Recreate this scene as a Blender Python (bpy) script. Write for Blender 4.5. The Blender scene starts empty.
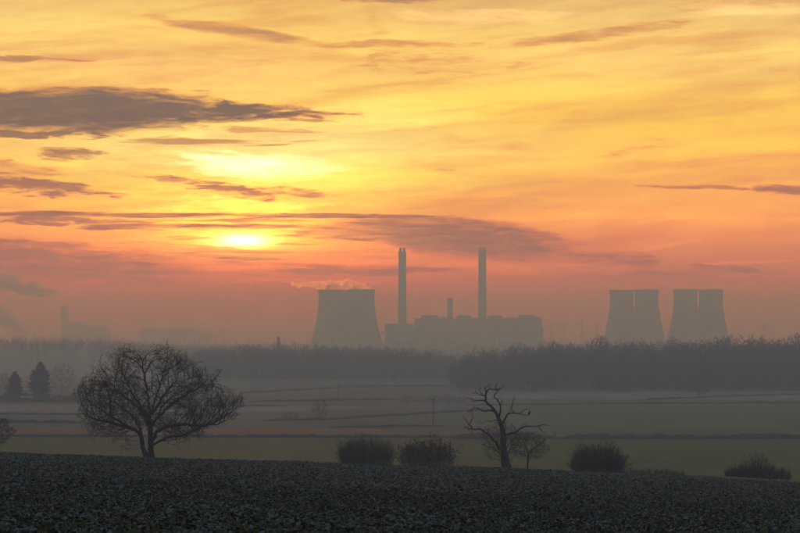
import bpy, bmesh, math, random
import numpy as np
from mathutils import Vector, Matrix, kdtree

# ------------------------------------------------------------------ camera
FPX = 2222.22          # focal length in pixels of an 800 px wide frame (100 mm lens on 36 mm)
HOR = 345.0            # image row of the horizon
scene = bpy.context.scene
cam_data = bpy.data.cameras.new("camera")
cam_data.lens = 100.0
cam_data.sensor_width = 36.0
cam_data.shift_y = (HOR - 266.5) / 800.0
cam_data.clip_start = 0.5
cam_data.clip_end = 60000.0
cam = bpy.data.objects.new("camera", cam_data)
cam.location = (0, 0, 0)
cam.rotation_euler = (math.radians(90), 0, 0)
scene.collection.objects.link(cam)
scene.camera = cam

# ------------------------------------------------------------------ light
SUN_AZ = (240 - 400) / FPX
SUN_EL = (HOR - 240) / FPX
SUN_STRENGTH = 0.5
NISHITA = 0.05
HAZE_SIG = (3.1e-4, 4.6e-4, 7.5e-4)      # scattering per metre, red to blue
HAZE_TOP = 200.0
OVERHEAD = (0.205, 0.215, 0.228)            # high grey cloud away from the sun
HAZE_INF = (0.235, 0.172, 0.130)          # radiance of endless haze, used to balance the sky behind it

def lin(c):
    return tuple(((v / 255.0) / 12.92 if v / 255.0 <= 0.04045 else ((v / 255.0 + 0.055) / 1.055) ** 2.4) for v in c)

def behind_haze(c, v):
    """sky radiance that reads as display colour c once seen through the haze at v pixels above the horizon"""
    L = lin(c); out = []
    path = min(HAZE_TOP * FPX / max(v, 1.0), 9000.0)
    for k in range(3):
        T = math.exp(-HAZE_SIG[k] * path)
        out.append(max((L[k] - HAZE_INF[k] * (1 - T)) / max(T, 0.06), 0.004))
    return out

class X:
    """small expression wrapper round shader math nodes"""
    nt = None
    def __init__(self, s): self.s = s
    @staticmethod
    def op(kind, *a):
        n = X.nt.nodes.new('ShaderNodeMath'); n.operation = kind
        for i, v in enumerate(a):
            if isinstance(v, X): X.nt.links.new(v.s, n.inputs[i])
            else: n.inputs[i].default_value = float(v)
        return X(n.outputs[0])
    def __add__(s, o): return X.op('ADD', s, o)
    __radd__ = __add__
    def __sub__(s, o): return X.op('SUBTRACT', s, o)
    def __rsub__(s, o): return X.op('SUBTRACT', o, s)
    def __mul__(s, o): return X.op('MULTIPLY', s, o)
    __rmul__ = __mul__
    def __truediv__(s, o): return X.op('DIVIDE', s, o)
    def sq(s): return X.op('MULTIPLY', s, s)
    def exp(s): return X.op('EXPONENT', s)
    def abs(s): return X.op('ABSOLUTE', s)
    def max(s, o): return X.op('MAXIMUM', s, o)
    def min(s, o): return X.op('MINIMUM', s, o)
    def smooth(s, a, b, lo=0.0, hi=1.0):
        n = X.nt.nodes.new('ShaderNodeMapRange'); n.interpolation_type = 'SMOOTHSTEP'
        X.nt.links.new(s.s, n.inputs['Value'])
        n.inputs['From Min'].default_value = a; n.inputs['From Max'].default_value = b
        n.inputs['To Min'].default_value = lo; n.inputs['To Max'].default_value = hi
        return X(n.outputs[0])

def xvec(x, y, z):
    n = X.nt.nodes.new('ShaderNodeCombineXYZ')
    for i, v in enumerate((x, y, z)):
        if isinstance(v, X): X.nt.links.new(v.s, n.inputs[i])
        else: n.inputs[i].default_value = v
    return n.outputs[0]

def xnoise(vec, scale=1.0, detail=5.0, rough=0.55, lac=2.0, dist=0.0):
    n = X.nt.nodes.new('ShaderNodeTexNoise')
    X.nt.links.new(vec, n.inputs['Vector'])
    n.inputs['Scale'].default_value = scale; n.inputs['Detail'].default_value = detail
    n.inputs['Roughness'].default_value = rough; n.inputs['Lacunarity'].default_value = lac
    n.inputs['Distortion'].default_value = dist
    return X(n.outputs['Fac'])

def xmix(f, a, b, blend='MIX'):
    n = X.nt.nodes.new('ShaderNodeMix'); n.data_type = 'RGBA'; n.blend_type = blend
    n.clamp_factor = False
    for s, v in ((n.inputs[0], f), (n.inputs[6], a), (n.inputs[7], b)):
        if isinstance(v, X): X.nt.links.new(v.s, s)
        elif isinstance(v, bpy.types.NodeSocket): X.nt.links.new(v, s)
        elif isinstance(v, (int, float)): s.default_value = v
        else: s.default_value = (*v, 1.0)
    return n.outputs[2]

RS = 8.0
def xramp(fac, stops):
    n = X.nt.nodes.new('ShaderNodeValToRGB'); n.color_ramp.interpolation = 'EASE'
    X.nt.links.new(fac.s, n.inputs[0])
    el = n.color_ramp.elements
    while len(el) < len(stops): el.new(0.5)
    for e, (p, c) in zip(el, stops):
        e.position = p
    for e, (p, c) in zip(el, stops):
        e.color = (c[0] / RS, c[1] / RS, c[2] / RS, 1)
    return n.outputs[0]

def vmath(kind, *a):
    n = X.nt.nodes.new('ShaderNodeVectorMath'); n.operation = kind
    for i, v in enumerate(a):
        if isinstance(v, bpy.types.NodeSocket): X.nt.links.new(v, n.inputs[i])
        else: n.inputs[i].default_value = v
    return n

def noise2(vec, scale, detail, rough=0.6, colour=False):
    """2D noise; scale gives the size of its features in sky columns and rows"""
    sc = vmath('MULTIPLY_ADD', vec, (1.0 / scale[0], 1.0 / scale[1], 0.0), (scale[2], scale[2] * 0.7, 0.0)).outputs[0]
    n = X.nt.nodes.new('ShaderNodeTexNoise'); n.noise_dimensions = '2D'
    X.nt.links.new(sc, n.inputs['Vector'])
    n.inputs['Scale'].default_value = 1.0; n.inputs['Detail'].default_value = detail; n.inputs['Roughness'].default_value = rough
    return n.outputs['Color'] if colour else X(n.outputs['Fac'])

def build_world():
    w = bpy.data.worlds.new("World"); scene.world = w; w.use_nodes = True
    nt = w.node_tree; nt.nodes.clear(); X.nt = nt
    out = nt.nodes.new('ShaderNodeOutputWorld'); bg = nt.nodes.new('ShaderNodeBackground')
    nt.links.new(bg.outputs[0], out.inputs[0])
    tc = nt.nodes.new('ShaderNodeTexCoord')
    sep = nt.nodes.new('ShaderNodeSeparateXYZ'); nt.links.new(tc.outputs['Generated'], sep.inputs[0])
    dx, dy, dz = (X(sep.outputs[i]) for i in range(3))
    az = X.op('ARCTAN2', dx, dy); el = X.op('ARCSINE', dz)
    u = az * FPX + 400.0                  # columns and rows of sky, in 0.026 degree steps
    v = el.abs() * FPX
    P = xvec(u, v, 0.0)
    sky = nt.nodes.new('ShaderNodeTexSky'); sky.sky_type = 'NISHITA'; sky.sun_disc = False
    sky.sun_elevation = SUN_EL; sky.sun_rotation = SUN_AZ
    sky.air_density = 1.0; sky.dust_density = 1.5; sky.ozone_density = 2.0
    clear = xmix(1.0, sky.outputs[0], (NISHITA,) * 3, 'MULTIPLY')
    # --- wind-drawn noise: the layers are warped before the bands are cut out of them
    wc = noise2(P, (170, 46, 3.0), 4, 0.55, colour=True)
    warp = vmath('MULTIPLY_ADD', vmath('SUBTRACT', wc, (0.5, 0.5, 0.5)).outputs[0], (95.0, 13.0, 0.0), P).outputs[0]
    nn = noise2(warp, (44, 6.5, 7.0), 6, 0.68) * 6.0 - 3.0                     # ragged edges, about -1 to 1
    tilt = xvec(u, v - u * 0.09, 0.0)
    n3 = noise2(vmath('ADD', tilt, vmath('SUBTRACT', warp, P).outputs[0]).outputs[0], (300, 36, 11.0), 4, 0.5)                               # broad veil
    fine = noise2(P, (70, 4.2, 19.0), 4, 0.6) * 4.0 - 2.0                     # thin horizontal lines
    sepw = nt.nodes.new('ShaderNodeSeparateXYZ'); nt.links.new(warp, sepw.inputs[0])
    vw = X(sepw.outputs[1])
    # --- lit veil of cloud, colours by height, warmer and brighter round the sun
    V = 700.0
    vf = (v * 0.6 + vw * 0.4) / V
    def R(rows):
        st = [((HOR - y) / V, behind_haze(c, HOR - y)) for y, c in rows]
        st.sort(key=lambda s: s[0])
        st.append((1.0, OVERHEAD))
        return xramp(vf, st)
    far = R([(-120, (205, 176, 130)), (0, (238, 198, 118)), (60, (255, 211, 116)), (120, (255, 202, 88)), (170, (254, 186, 58)), (200, (251, 172, 46)),
             (222, (249, 160, 46)), (240, (228, 140, 60)), (262, (200, 124, 72)), (285, (170, 116, 84)), (310, (150, 117, 97)), (344, (138, 121, 109))])
    near = R([(-120, (210, 178, 125)), (0, (243, 197, 108)), (60, (255, 207, 110)), (110, (255, 212, 108)), (150, (255, 236, 140)), (180, (255, 226, 105)),
              (205, (255, 196, 48)), (232, (255, 178, 32)), (252, (245, 142, 42)), (272, (208, 119, 70)), (300, (162, 114, 90)), (344, (138, 120, 108))])
    dark = R([(-120, (165, 135, 110)), (0, (172, 134, 104)), (60, (182, 138, 96)), (95, (128, 104, 92)), (125, (126, 102, 90)), (150, (150, 114, 84)), (188, (166, 114, 76)),
              (215, (152, 105, 74)), (240, (151, 108, 84)), (265, (156, 106, 86)), (300, (150, 108, 92)), (344, (140, 115, 102))])
    g = (((u - 255.0) / 215.0).sq() * -1.0).exp()
    veil = xmix(g, far, near)
    tone = ((n3 - 0.5) * 0.55 + nn * 0.03) * v.smooth(40, 140) * RS + RS * 0.96
    tone = tone.min(RS * 1.05)
    veil = xmix(1.0, veil, xvec(tone, tone * tone / RS, tone * tone / RS), 'MULTIPLY')
    n5 = noise2(vmath('ADD', tilt, vmath('SUBTRACT', warp, P).outputs[0]).outputs[0], (190, 17.0, 31.0), 5, 0.55)                              # thin orange wisps across the veil
    veil = xmix(n5.smooth(0.46, 0.76, 0.0, 0.75) * v.smooth(30, 110), veil, xmix(1.0, veil, (0.84, 0.60, 0.32), 'MULTIPLY'))
    darkc = xmix(1.0, dark, (RS, RS, RS), 'MULTIPLY')
    # --- how far the lit veil reaches round the sun before the dusk sky and its high grey cloud take over
    daz = (az - SUN_AZ).abs()
    W = daz.smooth(0.35, 1.3, 1.0, 0.0) * el.smooth(0.16, 0.50, 1.0, 0.0)
    high = xmix(1.0, clear, OVERHEAD, 'ADD')
    col = xmix(W, high, veil)
    def blob(k, x, y, a, b, slope=0.0, amp=0.5, soft=0.6, noise=None, src=None):
        mp = nt.nodes.new('ShaderNodeMapping'); mp.vector_type = 'TEXTURE'
        nt.links.new(warp if src is None else src, mp.inputs[0])
        mp.inputs['Location'].default_value = (x, HOR - y, 0); mp.inputs['Rotation'].default_value = (0, 0, -math.atan(slope)); mp.inputs['Scale'].default_value = (a, b, 1)
        d2 = vmath('DOT_PRODUCT', mp.outputs[0], mp.outputs[0]).outputs['Value']
        m = X.op('MULTIPLY_ADD', nn if noise is None else noise, amp, 1.0) - X(d2)
        return m.smooth(0.0, soft, 0.0, k)
    def glow(x, y, a, b, gain, amp=0.3, soft=1.1, tint=(1.0, 0.80, 0.42), slope=0.0, noise=None):
        nonlocal col
        m = blob(gain, x, y, a, b, slope, amp, soft, noise)
        col = xmix(m, col, tint, 'ADD')
    thick = None
    def cloud(k, *a, **kw):
        nonlocal thick
        b = blob(k, *a, **kw)
        thick = b if thick is None else thick.max(b)
    # --- openings and lit streaks
    glow(262, 166, 95, 17, 2.6, amp=0.25, soft=1.3, tint=(1.0, 0.85, 1.25))
    glow(258, 182, 175, 58, 1.8, amp=0.2, soft=1.8, tint=(1, .60, .20))
    glow(246, 214, 110, 26, 2.2, amp=0.25, soft=1.6, tint=(1, .58, .12))
    glow(235, 205, 85, 10, 1.3, tint=(1, .62, .18))
    glow(180, 78, 200, 28, 0.14, tint=(1, .74, .5))
    glow(350, 118, 150, 18, 0.40, tint=(1, .74, .46), slope=-0.05)
    glow(120, 200, 110, 12, 0.5, tint=(1, .55, .14))
    glow(60, 168, 90, 9, 0.4, tint=(1, .62, .2))
    glow(490, 17, 90, 9, 0.32, tint=(1, .8, .55))
    glow(600, 219, 260, 4.5, 0.40, tint=(1, .46, .06))
    glow(760, 16, 90, 10, 0.3, tint=(1, .8, .55))
    glow(430, 190, 130, 8, 0.25, tint=(1, .6, .1), slope=0.06)
    glow(330, 262, 100, 4, 0.9, tint=(1, .55, .0), noise=fine)
    glow(290, 248, 75, 7, 1.1, tint=(1, .42, .05), noise=fine)
    glow(480, 268, 90, 8, 0.5, tint=(1, .48, .0), slope=0.06)
    glow(300, 282, 110, 4, 0.7, tint=(1, .48, .0))
    glow(235, 268, 80, 4, 0.9, tint=(1, .55, .0), noise=fine)
    glow(570, 262, 60, 5, 0.5, tint=(1, .48, .0), slope=-0.02)
    glow(735, 263, 90, 2.2, 0.9, amp=0.15, tint=(1, .34, .10), slope=-0.045)
    glow(680, 247, 60, 2.2, 0.4, tint=(1, .36, .10), slope=-0.10)
    # --- dark cloud bands: only their thickness is gathered here
    cloud(1.0, 60, 114, 236, 29, amp=0.15, soft=0.85)
    cloud(1.0, 170, 114, 150, 17, slope=0.01, amp=0.22, soft=0.9)
    cloud(1.0, 245, 112, 128, 11, slope=0.04, amp=0.34, soft=1.0)
    cloud(0.9, 30, 138, 95, 5, amp=0.5, soft=0.8)
    cloud(0.55, 120, 95, 130, 5, amp=0.7, soft=1.2)
    cloud(0.65, 205, 143, 120, 4.5, amp=0.7, soft=1.1, noise=fine)
    cloud(0.50, 260, 131, 80, 4, amp=0.7, soft=1.1)
    cloud(0.80, 65, 157, 55, 9, slope=-0.05, amp=0.45, soft=1.2)
    cloud(0.95, 25, 187, 100, 11, slope=0.09, amp=0.45, soft=1.0)
    cloud(0.60, 15, 170, 65, 10, slope=0.1, amp=0.45, soft=1.3)
    cloud(0.80, 25, 66, 80, 4.5, amp=0.6, soft=1.0)
    cloud(0.85, 235, 34, 125, 9, slope=0.15, amp=0.22, soft=1.3)
    cloud(0.62, 385, 46, 130, 6, slope=-0.01, amp=0.35, soft=1.3)
    cloud(0.40, 330, 58, 130, 9, slope=0.10, amp=0.4, soft=1.5)
    cloud(0.75, 590, 38, 135, 8.5, slope=-0.10, amp=0.25, soft=1.3)
    cloud(0.48, 430, 62, 140, 18, slope=0.03, amp=0.6, soft=1.6)
    cloud(0.90, 390, 1, 80, 8, slope=-0.02, amp=0.3, soft=1.1)
    cloud(0.90, 690, -2, 180, 9, slope=0.02, amp=0.45, soft=1.1)
    cloud(0.42, 385, 25, 16, 30, slope=0.0, amp=0.5, soft=1.8)
    cloud(0.42, 640, 150, 80, 14, slope=-0.12, amp=0.5, soft=1.6)
    cloud(0.36, 560, 120, 160, 10, slope=-0.06, amp=0.6, soft=1.8)
    cloud(0.90, 790, 193, 60, 7.5, slope=0.03, amp=0.3, soft=1.0)
    cloud(0.70, 690, 190, 85, 3.6, slope=0.06, amp=0.35, soft=1.0)
    cloud(0.62, 170, 183, 60, 6, slope=0.10, amp=0.6, soft=1.1)
    cloud(0.85, 225, 190, 80, 7.5, slope=0.14, amp=0.6, soft=1.1)
    cloud(0.66, 300, 192, 60, 5, slope=0.06, amp=0.6, soft=1.0)
    cloud(0.40, 320, 160, 50, 10, slope=0.22, amp=0.45, soft=1.6)
    cloud(0.40, 460, 170, 120, 12, slope=0.10, amp=0.5, soft=1.8)
    cloud(0.95, 120, 216, 330, 3.8, amp=0.6, soft=0.9, noise=fine, src=P)
    cloud(0.95, 330, 216, 115, 3.2, amp=0.4, soft=0.8, src=P)
    cloud(0.85, 190, 227, 175, 4.6, amp=0.8, soft=0.9, noise=fine, src=P)
    cloud(0.70, 260, 221, 120, 2.2, amp=0.7, soft=0.9, noise=fine, src=P)
    cloud(0.80, 60, 222, 130, 7, amp=0.6, soft=1.0)
    cloud(1.0, 462, 238, 165, 28, slope=0.09, amp=0.13, soft=1.0)
    cloud(0.80, 350, 231, 85, 12, slope=0.03, amp=0.8, soft=0.9, noise=fine, src=P)
    cloud(0.80, 590, 257, 85, 13, slope=0.10, amp=0.35, soft=1.2)
    cloud(0.95, 40, 262, 215, 28, slope=0.05, amp=0.22, soft=1.1)
    cloud(0.85, 225, 257, 75, 3.0, slope=0.05, amp=0.5, soft=0.7, noise=fine, src=P)
    cloud(0.80, 360, 271, 130, 6, amp=0.5, soft=1.0)
    cloud(0.80, 725, 269, 85, 6, slope=0.03, amp=0.4, soft=1.1)
    cloud(0.60, 640, 277, 100, 7, amp=0.5, soft=1.2)
    # thin cloud only reddens the light, thick cloud hides it
    thick = thick * (1.0 + nn * 0.10)
    col = xmix(thick.smooth(0.0, 0.65, 0.0, 0.9), col, xmix(1.0, col, (0.84, 0.52, 0.22), 'MULTIPLY'))
    shade = (n3 - 0.5) * 0.6 + nn * 0.05 + 1.0
    col = xmix(thick.smooth(0.20, 1.10, 0.0, 1.04), col, xmix(1.0, darkc, xvec(shade, shade, shade), 'MULTIPLY'))
    # the same kind of bands go on all round the sky and overhead
    g1 = xnoise(vmath('MULTIPLY', tc.outputs['Generated'], (5.0, 5.0, 40.0)).outputs[0], detail=4, rough=0.6)
    allr = (g1.smooth(0.50, 0.72)) * (u - 400.0).abs().smooth(430, 700).max(v.smooth(370, 520)) * 0.6
    col = xmix(allr, col, xmix(W, xmix(1.0, high, (0.72, 0.72, 0.74), 'MULTIPLY'), darkc))
    # --- the sun itself, flattened and blurred by the cloud in front of it
    su = (u - 243.0); sv = (v - (HOR - 241.0))
    core = ((su / 22.0).sq() + (sv / 5.2).sq()) * -1.0
    halo = ((su / 58.0).sq() + (sv / 13.0).sq()) * -1.0
    wide = ((su / 140.0).sq() + (sv / 30.0).sq()) * -1.0
    br = 1.0 - blob(0.85, 238, 251.5, 95, 2.0, slope=0.02, amp=0.45, soft=0.6, noise=fine, src=P)
    lines = 1.0 - fine.smooth(0.0, 0.7, 0.0, 0.85)
    c1 = core.exp() * 26.0 * br * (lines * 0.5 + 0.5)
    h1 = halo.exp() * 5.5 * br * lines
    w1 = wide.exp() * 2.0 * lines
    col = xmix(c1, col, (1.0, 0.95, 1.1), 'ADD')
    col = xmix(h1, col, (1.0, 0.72, 0.12), 'ADD')
    col = xmix(w1, col, (1.0, 0.58, 0.05), 'ADD')
    nt.links.new(col, bg.inputs[0]); bg.inputs[1].default_value = 1.0
    w.cycles.sampling_method = 'MANUAL'; w.cycles.sample_map_resolution = 1024
build_world()

sun_data = bpy.data.lights.new("sun", 'SUN')
sun_data.energy = SUN_STRENGTH; sun_data.angle = math.radians(2.0); sun_data.color = (1.0, 0.44, 0.12)
sun = bpy.data.objects.new("sun", sun_data)
sd = Vector((math.sin(SUN_AZ) * math.cos(SUN_EL), math.cos(SUN_AZ) * math.cos(SUN_EL), math.sin(SUN_EL)))
sun.rotation_euler = (-sd).to_track_quat('-Z', 'Y').to_euler()
sun.location = (0, 0, 300)
scene.collection.objects.link(sun)

scene.view_settings.view_transform = 'Standard'
scene.view_settings.look = 'None'
scene.view_settings.exposure = 0.0
scene.view_settings.gamma = 1.0
scene.view_settings.use_curve_mapping = False
scene.cycles.volume_bounces = 1
scene.cycles.max_bounces = 6
scene.cycles.transparent_max_bounces = 8
scene.cycles.use_denoising = True
scene.cycles.sample_clamp_indirect = 4.0

# ------------------------------------------------------------------ helpers
rng = np.random.default_rng(11)
random.seed(5)
COL = scene.collection

def tag(o, label=None, cat=None, group=None, kind=None):
    if label: o['label'] = label
    if cat: o['category'] = cat
    if group: o['group'] = group
    if kind: o['kind'] = kind
    return o

def empty(name, loc, label=None, cat=None, group=None, rz=0.0):
    o = bpy.data.objects.new(name, None); COL.objects.link(o)
    o.location = loc; o.rotation_euler = (0, 0, rz); o.empty_display_size = 0.5
    return tag(o, label, cat, group)

def mesh_np(name, V, F, smooth=False, attr=None):
    """V (n,3), F list of index arrays all of one size (m,k), or a list of such arrays"""
    me = bpy.data.meshes.new(name)
    Fs = F if isinstance(F, list) else [F]
    Fs = [f for f in Fs if len(f)]
    V = np.asarray(V, dtype=np.float32)
    me.vertices.add(len(V)); me.vertices.foreach_set('co', V.ravel())
    loops = np.concatenate([np.asarray(f, dtype=np.int32).ravel() for f in Fs])
    tot = np.concatenate([np.full(len(f), np.asarray(f).shape[1], dtype=np.int32) for f in Fs])
    start = np.concatenate([[0], np.cumsum(tot)[:-1]]).astype(np.int32)
    me.loops.add(len(loops)); me.loops.foreach_set('vertex_index', loops)
    me.polygons.add(len(tot)); me.polygons.foreach_set('loop_start', start)
    me.polygons.foreach_set('loop_total', tot)
    me.polygons.foreach_set('use_smooth', np.full(len(tot), bool(smooth)))
    if attr is not None:
        a = me.attributes.new('tint', 'FLOAT', 'POINT'); a.data.foreach_set('value', np.asarray(attr, dtype=np.float32))
    me.update(calc_edges=True)
    return me

def obj(name, me, mat=None, parent=None):
    if mat is not None and len(me.materials) == 0: me.materials.append(mat)
    o = bpy.data.objects.new(name, me); COL.objects.link(o)
    if parent is not None: o.parent = parent
    return o

class MB:
    """collects boxes, rings and bars into one mesh"""
    def __init__(s): s.V = []; s.Q = []; s.T = []; s.n = 0
    def add(s, V, Q=(), T=()):
        V = np.asarray(V, float); s.V.append(V)
        if len(Q): s.Q.append(np.asarray(Q) + s.n)
        if len(T): s.T.append(np.asarray(T) + s.n)
        s.n += len(V)
    def box(s, x0, x1, y0, y1, z0, z1):
        V = [(x, y, z) for z in (z0, z1) for y in (y0, y1) for x in (x0, x1)]
        s.add(V, [(0, 2, 3, 1), (4, 5, 7, 6), (0, 1, 5, 4), (2, 6, 7, 3), (0, 4, 6, 2), (1, 3, 7, 5)])
    def bar(s, p, q, r0, r1=None, k=4):
        p, q = np.asarray(p, float), np.asarray(q, float); r1 = r0 if r1 is None else r1
        d = q - p; d /= np.linalg.norm(d) + 1e-9
        a = np.cross(d, (0, 0, 1.0) if abs(d[2]) < .9 else (1.0, 0, 0)); a /= np.linalg.norm(a); b = np.cross(d, a)
        t = np.arange(k) * 2 * math.pi / k + math.pi / k
        c = np.cos(t)[:, None] * a + np.sin(t)[:, None] * b
        i = np.arange(k); j = (i + 1) % k
        s.add(np.vstack([p + c * r0, q + c * r1]), np.stack([i, j, j + k, i + k], 1))
        if k == 4: s.Q.append(np.array([[0, 3, 2, 1], [4, 5, 6, 7]]) + s.n - 8)
    def lathe(s, prof, k=48, cx=0, cy=0):
        t = np.arange(k) * 2 * math.pi / k
        V = np.concatenate([np.stack([cx + r * np.cos(t), cy + r * np.sin(t), np.full(k, z)], 1) for r, z in prof])
        Q = []
        i = np.arange(k); j = (i + 1) % k
        for m in range(len(prof) - 1):
            Q.append(np.stack([i + m * k, j + m * k, j + m * k + k, i + m * k + k], 1))
        s.add(V, np.concatenate(Q))
    def mesh(s, name, smooth=False, attr=None):
        F = []
        if s.Q: F.append(np.concatenate(s.Q))
        if s.T: F.append(np.concatenate(s.T))
        return mesh_np(name, np.concatenate(s.V), F, smooth, attr)
    def build(s, name, mat, parent=None, smooth=False): return obj(name, s.mesh(name, smooth), mat, parent)

def at(xi, yi, d):
    """world point at distance d whose picture position is (xi, yi) in the 800 px frame"""
    return ((xi - 400.0) / FPX * d, d, (HOR - yi) / FPX * d)

# ------------------------------------------------------------------ materials
def material(name, c1, c2=None, scale=1.0, rough=0.85, detail=4, stretch=(1, 1, 1), bump=0.0, lo=0.35, hi=0.65, attr=False, spec=0.06, trans=None, c3=None):
    m = bpy.data.materials.new(name); m.use_nodes = True
    nt = m.node_tree; X.nt = nt
    b = nt.nodes['Principled BSDF']; b.inputs['Roughness'].default_value = rough
    b.inputs['Specular IOR Level'].default_value = spec
    tc = nt.nodes.new('ShaderNodeTexCoord')
    mp = nt.nodes.new('ShaderNodeMapping'); mp.inputs['Scale'].default_value = stretch
    nt.links.new(tc.outputs['Object'], mp.inputs[0])
    n = xnoise(mp.outputs[0], scale, detail)
    f = n.smooth(lo, hi)
    col = xmix(f, c1, c2 or c1)
    if attr:
        a = nt.nodes.new('ShaderNodeAttribute'); a.attribute_name = 'tint'
        fa = X(a.outputs['Fac'])
        col = xmix(fa.smooth(0.35, 0.75), col, c3)
    nt.links.new(col, b.inputs['Base Color'])
    if bump:
        bn = nt.nodes.new('ShaderNodeBump'); bn.inputs['Strength'].default_value = bump
        nt.links.new(n.s, bn.inputs['Height']); nt.links.new(bn.outputs[0], b.inputs['Normal'])
    return m

M = {
    'soil': material('soil', (0.030, 0.024, 0.019), (0.060, 0.052, 0.045), 1.6, 0.95, bump=0.6),
    'wheat': material('winter_wheat', (0.042, 0.074, 0.008), (0.066, 0.094, 0.016), 0.05, 0.9, stretch=(1, 0.25, 1)),
    'pasture': material('pasture', (0.062, 0.094, 0.056), (0.086, 0.114, 0.076), 0.03, 0.9, stretch=(1, 0.3, 1)),
    'stubble': material('stubble', (0.120, 0.088, 0.046), (0.160, 0.120, 0.072), 0.08, 0.95, stretch=(1, 0.2, 1)),
    'frost': material('frosted_grass', (0.150, 0.160, 0.168), (0.195, 0.205, 0.215), 0.04, 0.95, stretch=(1, 0.25, 1)),
    'dull': material('dull_grass', (0.078, 0.094, 0.086), (0.108, 0.126, 0.120), 0.03, 0.95, stretch=(1, 0.25, 1)),
    'margin': material('rough_margin_grass', (0.11, 0.095, 0.065), (0.17, 0.15, 0.11), 0.6, 0.95),
    'leafcrop': material('crop_leaf', (0.030, 0.045, 0.019), (0.050, 0.066, 0.027), 3.0, 0.75, attr=True, c3=(0.120, 0.146, 0.180), spec=0.08),
    'weed': material('margin_stems', (0.075, 0.060, 0.040), (0.12, 0.10, 0.07), 3.0, 0.9),
    'bark': material('oak_bark', (0.030, 0.025, 0.021), (0.060, 0.050, 0.042), 3.0, 0.95, stretch=(3, 3, 0.6), bump=0.5),
    'twig': material('oak_twigs', (0.032, 0.026, 0.023), (0.046, 0.038, 0.034), 2.0, 0.95),
    'dead': material('dead_wood', (0.035, 0.031, 0.030), (0.065, 0.060, 0.056), 3.0, 0.9, stretch=(3, 3, 0.7), bump=0.5),
    'thorn': material('thorn_twigs', (0.062, 0.050, 0.042), (0.092, 0.074, 0.062), 1.5, 0.95),
    'bushred': material('bush_stems', (0.095, 0.062, 0.050), (0.135, 0.092, 0.074), 1.2, 0.95),
    'seedhead': material('dry_seed_heads', (0.095, 0.055, 0.040), (0.13, 0.080, 0.058), 2.0, 0.95),
    'hedge': material('hedge_twigs', (0.050, 0.046, 0.042), (0.075, 0.070, 0.064), 0.6, 0.95),
    'wood': material('winter_wood', (0.066, 0.062, 0.062), (0.105, 0.100, 0.100), 0.15, 0.95),
    'conifer': material('conifer_needles', (0.014, 0.022, 0.014), (0.030, 0.042, 0.026), 0.8, 0.9),
    'concrete': material('tower_concrete', (0.24, 0.23, 0.22), (0.32, 0.31, 0.29), 0.03, 0.9, stretch=(1, 1, 0.25)),
    'concrete_dark': material('weathered_rim', (0.15, 0.145, 0.14), (0.20, 0.19, 0.18), 0.05, 0.9),
    'cladding': material('station_cladding', (0.20, 0.21, 0.22), (0.27, 0.275, 0.28), 0.04, 0.7),
    'steel': material('galvanised_steel', (0.16, 0.16, 0.16), (0.22, 0.22, 0.22), 0.3, 0.6),
    'pole': material('pole_timber', (0.045, 0.036, 0.028), (0.075, 0.060, 0.048), 2.0, 0.9, stretch=(4, 4, 0.3)),
    'barn': material('barn_boards', (0.07, 0.06, 0.05), (0.11, 0.10, 0.085), 0.6, 0.9),
    'barnroof': material('barn_sheeting', (0.20, 0.205, 0.21), (0.26, 0.265, 0.27), 0.5, 0.6),
    'bird': material('bird_feathers', (0.010, 0.010, 0.011), (0.020, 0.020, 0.022), 10.0, 0.6),
}

# ------------------------------------------------------------------ terrain
_Y = np.array([-400, -60, 0, 60, 140, 226, 246, 262, 300, 360, 430, 520, 1400, 2100, 2500, 2900, 3600, 4300, 6500, 9200.])
_Z = np.array([12.0, 1.2, -1.75, -5.05, -8.55, -12.32, -13.3, -14.4, -18.0, -22.3, -24.6, -25.0, -25.0, -23.5, -17.0, -10.0, -5.0, 0.0, 4.0, 6.0])
def ground_h(x, y):
    x = np.asarray(x, float); y = np.asarray(y, float)
    w = np.clip((420.0 - y) / 190.0, 0, 1); w = w * w * (3 - 2 * w)
    xs = np.clip(x, -90, 90)
    yy = y + np.where(y < 420, (-0.20 * xs + 2.0) * np.clip((y - 200) / 40, 0, 1), 0)     # brow comes sooner to the left
    yy = np.where(y < 420, np.clip(yy, -400, 470), y)
    z = np.interp(yy, _Y, _Z)
    base = np.interp(y, _Y, _Z)
    k = np.clip((y - 380) / 40, 0, 1)
    z = z * (1 - k) + base * k
    z = z - (0.0352 * xs + 0.0003 * np.maximum(xs, 0) ** 2) * w
    z = z + 0.05 * np.sin(x * 0.31 + y * 0.05) * np.sin(y * 0.11 + 1.3) * (y < 300)
    far = np.clip((y - 430) / 300, 0, 1)
    z = z + far * (0.35 * np.sin(x * 0.011 + 1.0) * np.sin(y * 0.006) )
    # low ridge under the far wood
    z = z + 9.0 * np.exp(-((y - 2560) / 240.0) ** 2) * np.clip((-x - 330) / 200.0, 0, 1)
    return z
def gh(x, y): return float(ground_h(x, y))

def sheet(name, rows, cols_fn, mat, lift=0.0):
    P = []; nc = None
    for y in rows:
        xs = cols_fn(y); nc = len(xs)
        P.append(np.stack([xs, np.full(nc, y), ground_h(xs, y) + lift], 1))
    V = np.concatenate(P); i = np.arange(nc - 1)
    F = np.concatenate([np.stack([i + r * nc, i + 1 + r * nc, i + 1 + (r + 1) * nc, i + (r + 1) * nc], 1) for r in range(len(rows) - 1)])
    return obj(name, mesh_np(name, V, F, True), mat)

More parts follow.
